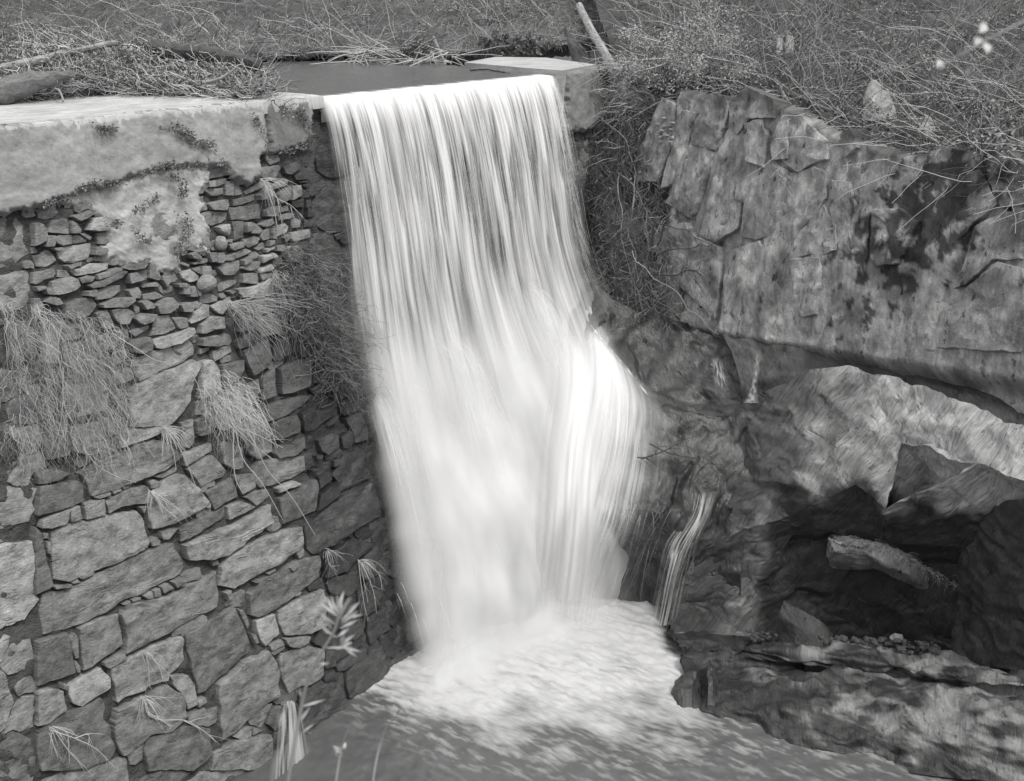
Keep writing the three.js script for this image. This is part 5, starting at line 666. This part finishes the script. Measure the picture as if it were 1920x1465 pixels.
{ // weeds and moss in the joints of the crest and on the rendered patch
  const m = new MB(), d = new MB(); const strip = (s, n, w) => { const c = new THREE.CatmullRomCurve3(s.split(' ').map((q) => { const [x, y] = q.split(',').map(Number); return V(x, y, 0); })); for (let k = 0; k < n; k++) { const f = rnd(); if (n2(f * 9 + s.length, 3) + rnd() * 1.1 < 0.5) continue; const p = c.getPoint(f), g = (rnd() + rnd() + rnd()) / 1.5 - 1, x = p.x + rs(w), y = p.y + g * w * 1.6; const q = wp(x, y, 0.10 + rr(0, 0.07)); const mm = rnd() < 0.6 ? d : m; for (let j = 0; j < 3; j++) leaf(mm, q.clone().add(V(rs(0.02), rs(0.02), rs(0.02))), rr(0.02, 0.05), V().copy(outN).add(V(rs(1), rr(-0.3, 1), rs(1))), 0.55); } };
  strip('84,385 110,378 130,372 160,348 200,345 240,338 270,325 310,312 350,313 400,302 425,310', 700, 7); strip('178,236 190,243 205,240 215,246', 120, 6); strip('330,246 350,255 370,270 400,274', 280, 9); strip('300,238 340,236', 60, 5);
  strip('305,318 330,335 345,355 340,372', 160, 8); strip('240,400 260,395 280,380 300,372', 130, 8); strip('250,430 262,448 280,455', 110, 8); strip('335,400 350,420 345,450 330,478', 200, 12); strip('200,425 225,418', 60, 8); strip('470,215 480,225 492,250 500,275', 80, 4); strip('560,205 575,230 580,262 560,278 520,285', 260, 8); strip('530,210 570,215', 120, 9);
  tag(stuff(add('joint_weeds', d.geo(), M.leafMid)), 'small dark weeds along the joint under the concrete crest', 'weeds'); tag(stuff(add('pale_moss', m.geo(), M.leafPale)), 'pale moss tufts dotting the rendered patch and the crest joint', 'moss'); }
{ // thicket hanging in the gully
  const S = sampler(['1085,110,25 1120,120,24.3 1180,130,23.7 1280,145,22.7 1340,160,22.2', '1088,200,22.9 1115,220,22.5 1190,240,22.2 1270,260,21.7 1330,285,21.2', '1095,340,22.2 1130,360,21.6 1200,380,21.3 1270,405,20.9 1340,425,20.5', '1100,480,21.6 1140,490,20.9 1210,515,20.5 1290,550,19.9 1350,575,19.5', '1110,600,20.6 1150,612,20.1 1225,640,19.7 1300,655,19.3 1370,660,18.9']);
  const t = thing('vine_thicket', 'tangled bare vines hanging down the gully between the dam and the cliff', 'vine'), a = new MB(), b = new MB(), c = new MB();
  for (let k = 0; k < 420; k++) { const u = 0.07 + 0.6 * Math.pow(rnd(), 0.9), v = 0.05 + 0.75 * rnd(), L = rr(0.08, 0.32), pts = []; let uu = u; for (let q = 0; q <= 7; q++) { uu += 0.012 * n2(k * 3.1, q * 0.6) + 0.004; pts.push(S(clamp(uu, 0, 1), Math.min(1, v + L * q / 7)).add(V(0.28 * n2(k * 1.7, q * 0.5), 0.08 * n2(k + 99, q), 0.2 * n2(k + 50, q * 0.7)))); } (rnd() < 0.4 ? a : rnd() < 0.6 ? b : c).tube(pts, rr(0.004, 0.010), 0.003, 3); }
  for (let k = 0; k < 180; k++) { const p = S(0.05 + 0.5 * rnd(), rr(0.15, 0.95)).add(V(rs(0.15), rs(0.15), rs(0.2))); for (let q = 0; q < 3; q++) leaf(rnd() < 0.5 ? b : c, p.clone().add(V(rs(0.06), rs(0.06), rs(0.06))), rr(0.03, 0.07), V(rs(1), rs(1), rs(1)), 0.6); }
  for (let k = 0; k < 420; k++) { const p = at(1150 + rs(45) + rs(20), rr(115, 300), rr(22, 22.8)); a.tube(droop(p, V(rs(1), rr(-1, 0.6), rs(0.7)), rr(0.2, 1.1), rr(0.2, 1.6), 6, 0.12), rr(0.004, 0.010), 0.003, 3); }
  stuff(add('pale_stems', a.geo(), flat(0.36, 0.8), t)); stuff(add('stems', b.geo(), M.grassMid, t)); stuff(add('dark_stems', c.geo(), flat(0.10, 0.9, { side: THREE.DoubleSide }), t));  // vine stems in three tones of their own
  const big = new MB(); twigs(big, ['1130,215,22.2 1180,290,21.9 1200,380,21.4 1215,440,20.9', '1160,325,21.7 1200,375,21.3 1212,440,20.8', '1110,170,22.6 1115,260,22.2 1150,350,21.7 1165,420,21.3', '1182,472,20.7 1230,515,20.3 1290,575,19.8 1345,625,19.3', '1135,150,23 1190,165,22.3 1228,188,22', '1195,330,21.4 1180,420,21.1 1195,500,20.6 1235,600,20.0', '1160,330,21.6 1172,450,21 1200,560,20.3 1245,640,19.8'], 0.011, 0.004, bentZ); add('long_stems', big.geo(), flat(0.4, 0.85), t);
  const dk = new MB(); twigs(dk, ['1222,455,20.6 1222,430,20.5 1240,418,20.4 1275,425,20.2 1310,448,20 1355,470,19.8', '1235,455,20.6 1245,420,20.4 1262,406,20.3 1270,412,20.3', '1228,480,20.5 1280,465,20.2 1330,458,20 1352,462,19.9', '1205,510,20.5 1270,512,20.1 1300,502,20 1335,490,19.9', '1225,470,20.6 1200,460,20.7 1180,470,20.8', '1270,515,20.1 1310,510,20 1340,515,19.8'], 0.016, 0.005, bentZ); add('dark_branches', dk.geo(), M.twigDark, t); }
{ // shrub on top of the cliff corner
  const t = thing('cliff_top_shrub', 'pale leafy shrub with radiating branches on the corner of the cliff top', 'shrub'), m = new MB(), l1 = new MB(), l2 = new MB(), o = at(1290, 105, 22.6);
  for (const s of ['1290,105,22.6 1240,80,22.4 1185,66,22.3', '1290,105,22.6 1220,128,22.1 1175,138,22', '1290,108,22.6 1300,130,22.0 1308,142,21.9', '1292,105,22.6 1340,85,22.4 1400,62,22.4', '1292,105,22.6 1350,112,22 1400,122,21.7', '1288,100,22.6 1285,60,22.7 1282,20,22.9', '1290,105,22.6 1330,60,22.8 1350,20,23', '1290,105,22.6 1240,110,22.2 1195,112,22.1', '1290,108,22.6 1284,130,22.1 1282,140,22']) { const pts = pathZ(s); m.tube(pts, 0.022, 0.008, 4); for (let k = 0; k < 12; k++) { const i = 3 + Math.floor(rnd() * 15), q = droop(pts[i], V(rs(1), rs(0.8), rs(0.8)), rr(0.2, 0.6), 0.2, 4, 0.03); m.tube(q, 0.007, 0.003, 3); for (let j = 0; j < 64; j++) leaf(rnd() < 0.7 ? l1 : l2, q[1 + (j % 4)].clone().add(V(rs(0.12), rs(0.10), rs(0.12))), rr(0.03, 0.065), V(rs(1), rs(1), rs(1)), 0.45); } }
  add('branches', m.geo(), flat(0.36, 0.85), t); stuff(add('leaves', l1.geo(), flat(0.42, 0.7, { side: THREE.DoubleSide }), t)); stuff(add('dark_leaves', l2.geo(), M.leafMid, t)); }  // two leaf tones mixed at random through the shrub
function grassOn(rows, n, u0, u1, v0, v1, h0, h1, mats, names, label) { const S = sampler(rows), ms = mats.map(() => new MB()); for (let k = 0; k < n; k++) { const p = S(rr(u0, u1), rr(v0, v1)), q = ms[Math.floor(rnd() * ms.length)]; const c = 5; for (let j = 0; j < c; j++) q.ribbon(droop(p.clone().add(V(rs(0.15), 0.02, rs(0.15))), V(rs(0.8), rr(0.5, 1.2), rs(0.8) + 0.2), rr(h0, h1), rr(0.6, 2.2), 4, 0.03), rr(0.006, 0.013), 0.003, V(rs(0.6), 0.2, 1).normalize()); } ms.forEach((m, i) => tag(stuff(add(names[i], m.geo(), mats[i])), label[i], 'grass')); }
grassOn(hillRows, 4600, 0.08, 1, 0.0, 0.9, 0.12, 0.45, [M.grassMid, M.grassDark, flat(0.19, 0.9, { side: THREE.DoubleSide })], ['slope_grass', 'slope_undergrowth', 'slope_weeds'], ['dry grass on the slope above the cliff', 'dark undergrowth between the grass on the slope above the cliff', 'mid grey weeds mixed through the slope above the cliff']);
grassOn(bankRows, 4200, 0, 1, 0.1, 0.95, 0.15, 0.5, [M.grassMid, flat(0.30, 0.9, { side: THREE.DoubleSide })], ['bank_grass', 'bank_weeds'], ['tangled grass on the far bank of the pond', 'paler dry weeds on the far bank of the pond']);
{ // bare brush on the slope, on the bank and in the drift pile
  const brush = (name, label, rows, n, u0, u1, v0, v1, L, mats) => { const S = sampler(rows), ms = mats.map(() => new MB()); for (let k = 0; k < n; k++) { const p = S(rr(u0, u1), rr(v0, v1)); const m = ms[Math.floor(rnd() * ms.length)]; m.tube(droop(p.add(V(0, rs(0.1), 0.1)), V(rs(1), rr(-0.3, 0.8), rs(0.8)), L * rr(0.3, 1.2), rr(-0.3, 1), 6, 0.12), rr(0.004, 0.010), 0.003, 3); } ms.forEach((m, i) => tag(stuff(add(name[i], m.geo(), mats[i])), label[i], 'brushwood')); };
  brush(['slope_brush', 'slope_twigs'], ['dark bare brush stems over the slope above the cliff', 'bleached bare twigs over the slope above the cliff'], hillRows, 3200, 0.05, 1, 0, 0.9, 1.5, [flat(0.06, 0.9), flat(0.40, 0.9)]);
  brush(['arching_stems'], ['long pale arching stems over the slope above the cliff'], hillRows, 380, 0.05, 1, 0.03, 0.85, 1.8, [flat(0.25, 0.9)]);
  brush(['bank_brush', 'bank_twigs'], ['dark brush stems along the far bank', 'pale brush twigs along the far bank'], bankRows, 1900, 0, 1, 0.08, 0.9, 1.7, [flat(0.08, 0.9), flat(0.5, 0.9)]);
  brush(['drift_brush', 'drift_twigs', 'drift_sticks'], ['dark brushwood in the flood drift on top of the dam', 'grey twigs in the flood drift on top of the dam', 'bleached sticks in the flood drift on top of the dam'], moundRows, 3600, 0.1, 1, 0.02, 0.7, 0.6, [flat(0.08, 0.9), flat(0.32, 0.9), flat(0.55, 0.9)]);
  const l = new MB(), l2 = new MB(), S = sampler(moundRows); for (let k = 0; k < 7000; k++) leaf(rnd() < 0.5 ? l : l2, S(rr(0.15, 1), rr(0.05, 0.65)).add(V(rs(0.1), rr(0, 0.25), rs(0.1))), rr(0.03, 0.08), V(rs(1), rs(0.6), rs(1)), 0.5);
  tag(stuff(add('drift_leaves', l.geo(), M.leafPale)), 'pale dead leaves caught in the flood drift', 'dead leaves'); tag(stuff(add('rotting_leaves', l2.geo(), M.leafDark)), 'dark rotting leaves caught in the flood drift', 'dead leaves');
}
const logs = [['pale_log', 'slender pale fallen log slanting over the back of the flood drift', 'log', '-60,140,15.8 60,116,16.5 130,98,17.2 215,80,18.2', 0.075, 0.045, M.woodPale, 8],
  ['drift_log', 'thick dark log lying across the drift with its end over the pond', 'log', '285,92,18.2 350,98,17.8 420,106,17.4 488,122,17.2', 0.15, 0.09, M.woodDark, 10],
  ['root_stump', 'weathered grey stump wedged at the left end of the drift', 'stump', '-20,180,14.9 60,156,15.2 100,146,15.4 138,138,15.7', 0.2, 0.03, M.wood, 9],
  ['bent_stick', 'pale bent stick standing out of the right end of the drift', 'stick', '380,156,15.9 410,148,15.9 435,133,16 445,123,16.1 458,121,16.2', 0.022, 0.012, M.woodPale, 6],
  ['wet_stick', 'dark broken stick slanting from the drift into the pond', 'stick', '448,132,17 470,142,16.9 485,152,16.7 515,168,16.4', 0.045, 0.03, M.woodDark, 6],
  ['curved_stick', 'white curved stick in the small brush heap at the left end of the crest', 'stick', '90,167,15.4 108,168,15.3 115,178,15.2 118,190,15.1', 0.018, 0.012, M.woodPale, 6],
  ['long_stick', 'thin bowed stick sagging over the middle of the drift', 'stick', '128,103,16.9 140,126,16.5 165,146,16 185,150,15.9 198,160,15.8', 0.02, 0.012, M.wood, 6],
  ['bank_pole', 'pale straight pole lying on the far bank brush heap', 'pole', '636,99,25.6 690,99,25.4 740,107,25.1 775,112,24.9', 0.05, 0.035, M.woodPale, 6],
  ['leaning_stake', 'short pale stake leaning on the far bank at the pond edge', 'stake', '812,70,25.6 822,92,25.2 835,122,24.6', 0.045, 0.04, M.woodPale, 6],
  ['floating_branch', 'pale curved branch floating near the far end of the spillway', 'branch', '882,131,22.7 900,129,22.8 930,132,22.4 955,137,21.9', 0.03, 0.015, M.wood, 6],
  ['leaning_sapling', 'smooth pale leafless sapling leaning beside the far wing wall', 'sapling', '1085,10,26 1108,55,25.2 1128,90,24.5 1146,122,23.9 1175,185,23', 0.085, 0.11, M.woodPale, 9],
  ['fallen_branch', 'dark fallen branch lying along the top edge of the cliff', 'branch', '1450,150,21.4 1480,172,21 1540,202,20.2 1600,225,19.5 1645,248,19', 0.055, 0.03, M.wood, 7],
  ['dangling_root', 'pale root drooping over the cliff top to a forked tip', 'root', '1462,165,21 1485,200,20.5 1530,238,19.8 1580,285,19.1 1628,338,18.4', 0.03, 0.012, M.woodPale, 6],
  ['pale_stub', 'left one of two short pale stubs standing on the slope above the cliff', 'stub', '1462,75,23.6 1462,92,23.4 1463,108,23.2', 0.07, 0.08, M.woodPale, 7],
  ['pale_stub', 'right one of two short pale stubs standing on the slope above the cliff', 'stub', '1481,72,23.5 1480,90,23.3 1480,106,23.1', 0.09, 0.09, M.woodPale, 7]];
for (const [n, l, c, s, r0, r1, mat, sd] of logs) { const m = new MB(); m.tube(pathZ(s), r0, r1, sd); const q = m.p; for (let i = 0; i < q.length; i += 3) { const k = 0.18 * Math.max(r0, r1); const x = q[i], y = q[i + 1], z = q[i + 2]; q[i] += k * n3(x * 5, y * 5, z * 5); q[i + 1] += k * n3(x * 5 + 9, y * 5, z * 5); } tag(add(n, m.geo(), mat), l, c); }
{ // brush heap of poles on the far bank
  const t = thing('driftwood_heap', 'heap of bleached sticks on the far bank beyond the pond', 'driftwood heap'), m = new MB(); for (let k = 0; k < 130; k++) { const p = at(rr(650, 850), rr(92, 120), rr(24.6, 26)); m.tube(droop(p, V(rs(1), rs(0.35), rs(0.5)), rr(0.4, 1.5), 0.2, 5, 0.04), rr(0.008, 0.022), 0.006, 4); } stuff(add('sticks', m.geo(), flat(0.42, 0.9), t)); const d = new MB(); for (let k = 0; k < 160; k++) { const p = at(770 + rs(28), rr(92, 122), rr(24.8, 25.6)); d.tube(droop(p, V(rs(0.7), rr(0.2, 1), rs(0.6)), rr(0.2, 0.8), 0.6, 4, 0.04), 0.008, 0.004, 3); } stuff(add('dark_sticks', d.geo(), M.twigDark, t));  // second cluster of sticks is simply darker wood
  const b = thing('bank_shrub', 'dark leafy shrub on the far bank behind the wing wall', 'shrub'), l = new MB(), l2 = new MB(), br = new MB(); for (let k = 0; k < 1500; k++) { const p = at(rr(900, 1010), rr(70, 104), rr(26, 27)); leaf(rnd() < 0.6 ? l : l2, p, rr(0.06, 0.13), V(rs(1), rs(1), rs(1)), 0.6); } for (let k = 0; k < 14; k++) br.tube(droop(at(rr(920, 1000), 106, 26.6), V(rs(0.6), 1, rs(0.4)), rr(0.4, 0.9), 0.1, 4, 0.04), 0.014, 0.005, 4); stuff(add('leaves', l.geo(), M.leafMid, b)); stuff(add('dark_leaves', l2.geo(), M.leafDark, b)); add('branches', br.geo(), M.twigMid, b); }  // two leaf tones scattered at random over the bank shrub
{ // leafy scrub in patches over the slope and the far bank
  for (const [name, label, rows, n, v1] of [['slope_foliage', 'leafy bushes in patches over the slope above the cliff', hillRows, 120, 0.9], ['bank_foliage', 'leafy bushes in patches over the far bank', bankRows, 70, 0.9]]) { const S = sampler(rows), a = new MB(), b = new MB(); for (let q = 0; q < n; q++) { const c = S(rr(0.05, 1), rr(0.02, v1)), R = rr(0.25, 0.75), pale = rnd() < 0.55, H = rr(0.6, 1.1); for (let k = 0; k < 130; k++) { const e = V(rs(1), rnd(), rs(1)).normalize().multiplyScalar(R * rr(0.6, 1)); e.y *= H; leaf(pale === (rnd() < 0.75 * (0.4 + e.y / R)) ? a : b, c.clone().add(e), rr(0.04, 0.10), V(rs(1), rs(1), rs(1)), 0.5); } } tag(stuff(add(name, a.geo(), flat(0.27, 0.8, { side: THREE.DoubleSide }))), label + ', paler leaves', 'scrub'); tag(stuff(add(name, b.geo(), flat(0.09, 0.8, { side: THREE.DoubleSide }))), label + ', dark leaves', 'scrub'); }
}
{ // rocks breaking through the slope
  for (const [l, rows] of [['pale angular rock standing out of the slope, upper of the slope rocks', ['1622,170,20.1 1640,152,20 1655,165,20.1 1672,180,20.2', '1618,195,19.7 1636,190,19.5 1656,192,19.5 1678,196,19.6', '1615,225,19.5 1640,228,19.3 1662,228,19.2 1685,225,19.3']], ['small blocky rock on the lower slope near the cliff edge', ['1698,250,18.9 1712,246,18.8 1724,250,18.8', '1696,262,18.6 1712,262,18.5 1726,262,18.5', '1696,276,18.5 1712,278,18.3 1728,276,18.4']], ['pointed rock beside the blocky rock on the lower slope', ['1726,225,18.8 1738,218,18.7 1750,228,18.7', '1722,240,18.5 1738,240,18.4 1754,242,18.4', '1722,256,18.4 1738,258,18.2 1756,256,18.3']]]) { const t = thing('slope_rock', l, 'rock', 'rocks on the slope above the cliff'); rockBody(t, 'rock_face', rows, 20, 20, 0.06, M.cliff[2], 0.6, 1.4); } }
{ // weeds on the ledge in the hollow, and in cracks of the boulder
  const t = thing('ledge_weeds', 'dry weeds along the top of the ledge in the dark hollow', 'weeds'), m = new MB(), d = new MB(); const c = new THREE.CatmullRomCurve3(row('1560,1012,16.0 1630,1018,15.85 1690,1042,15.65 1740,1070,15.6 1800,1096,15.5')); for (let k = 0; k < 380; k++) { const p = c.getPoint(rnd()).add(V(rs(0.05), rs(0.05), rs(0.12))); (rnd() < 0.5 ? m : d).ribbon(droop(p, V(rs(1), rr(-0.2, 1), rr(0, 0.6)), rr(0.06, 0.25), 2, 4, 0.01), rr(0.003, 0.006), 0.002, V(rs(0.4), 0.2, 1).normalize()); } stuff(add('blades', m.geo(), flat(0.36, 0.9, { side: THREE.DoubleSide }), t)); stuff(add('leaves', d.geo(), M.grassDark, t));
  const tt = thing('stray_twigs', 'crossed dark twigs caught on the wet ledge beside the falls', 'twig'); add('twigs', twigs(new MB(), ['1205,860,17.1 1240,848,17.0 1290,822,17.2', '1218,832,17.2 1250,848,17.1 1310,862,16.95', '1195,858,17.1 1215,860,17.05'], 0.014, 0.007, pathZ).geo(), M.twigDark, tt); }
{ // tall weed near the camera, out of focus
  const weed = (name, label, stem, leaves, r) => { const t = thing(name, label, 'weed'), m = new MB(), c = new THREE.CatmullRomCurve3(row(stem), false, 'centripetal'); m.tube(c.getPoints(30), r, r * 0.45, 6); add('stem', m.geo(), M.twigMid, t); for (const [px, py, Z, px2, py2, w] of leaves) { const a = at(px, py, Z), b = at(px2, py2, Z + rs(0.04)), l = new MB(); const mid = a.clone().lerp(b, 0.5).add(V(0, 0.004, 0.006)), side = V().subVectors(b, a).cross(V(0, 0.3, 1)).normalize(); const rowv = (p, k) => [l.v(p.clone().addScaledVector(side, k)), l.v(p.clone().add(V(0, 0, -0.003))), l.v(p.clone().addScaledVector(side, -k))]; const A = rowv(a, w * 0.25), B = rowv(mid, w), C = rowv(b, w * 0.1); for (const [X, Y] of [[A, B], [B, C]]) { l.q(X[0], X[1], Y[1], Y[0]); l.q(X[1], X[2], Y[2], Y[1]); } add('leaf', l.geo(), flat(0.5, 0.7, { side: THREE.DoubleSide }), t); } };
  const L = []; const put = (x, y, x2, y2, w = 0.0058) => L.push([x, y, 3.4, x2, y2, w]);
  for (const q of [[637, 1160, 620, 1118], [637, 1160, 655, 1118], [637, 1162, 632, 1112], [640, 1165, 675, 1128], [637, 1158, 600, 1130], [640, 1170, 672, 1145], [635, 1140, 645, 1108], [650, 1150, 668, 1130], [645, 1140, 660, 1118], [640, 1160, 640, 1120], [630, 1155, 612, 1118], [648, 1160, 680, 1152], [630, 1172, 600, 1150], [638, 1178, 672, 1162], [622, 1180, 605, 1148], [630, 1195, 600, 1172], [632, 1195, 655, 1178], [625, 1190, 605, 1180], [637, 1210, 665, 1190], [636, 1212, 660, 1205, 0.01], [640, 1212, 645, 1190, 0.011], [642, 1214, 678, 1222], [645, 1214, 670, 1232], [610, 1215, 660, 1214, 0.005], [596, 1245, 617, 1244, 0.006], [580, 1270, 572, 1254], [566, 1310, 562, 1292], [566, 1325, 610, 1312, 0.005], [556, 1362, 582, 1325, 0.006], [565, 1375, 588, 1358, 0.005]]) put(...q);
  weed('tall_weed', 'tall blurred weed with narrow pale leaves rising close in front of the dam', '420,1900,3.1 520,1560,3.3 548,1420,3.35 562,1340,3.4 580,1268,3.4 600,1228,3.4 628,1180,3.4 637,1140,3.4', L, 0.009);
  weed('leafy_sprig', 'short blurred sprig with a few leaves at the bottom edge left of the pool', '600,1700,3.2 628,1480,3.4 640,1405,3.5 648,1380,3.5 655,1365,3.5', [[640, 1405, 3.5, 625, 1400, 0.006], [642, 1412, 3.5, 625, 1405, 0.006], [645, 1405, 3.5, 648, 1392, 0.006], [638, 1422, 3.5, 628, 1408, 0.006]], 0.005);
  weed('thin_stalk', 'single thin blurred stalk over the lower pool water', '680,1700,3.2 700,1460,3.4 712,1400,3.5 730,1355,3.5 748,1338,3.5', [[735, 1350, 3.5, 752, 1345, 0.006], [745, 1340, 3.5, 750, 1330, 0.006]], 0.005);
  weed('overhanging_twig', 'blurred near twig with round pale leaves in the top right corner', '2080,-60,2.9 1960,20,3 1860,70,3 1800,104,3 1757,127,3', [[1757, 127, 3, 1768, 115, 0.014], [1795, 108, 3, 1800, 95, 0.013], [1830, 86, 3, 1838, 70, 0.015], [1848, 80, 3, 1852, 100, 0.012], [1815, 125, 3, 1816, 150, 0.010], [1838, 60, 3, 1850, 45, 0.014]], 0.004);
}
renderer.render(scene, camera);
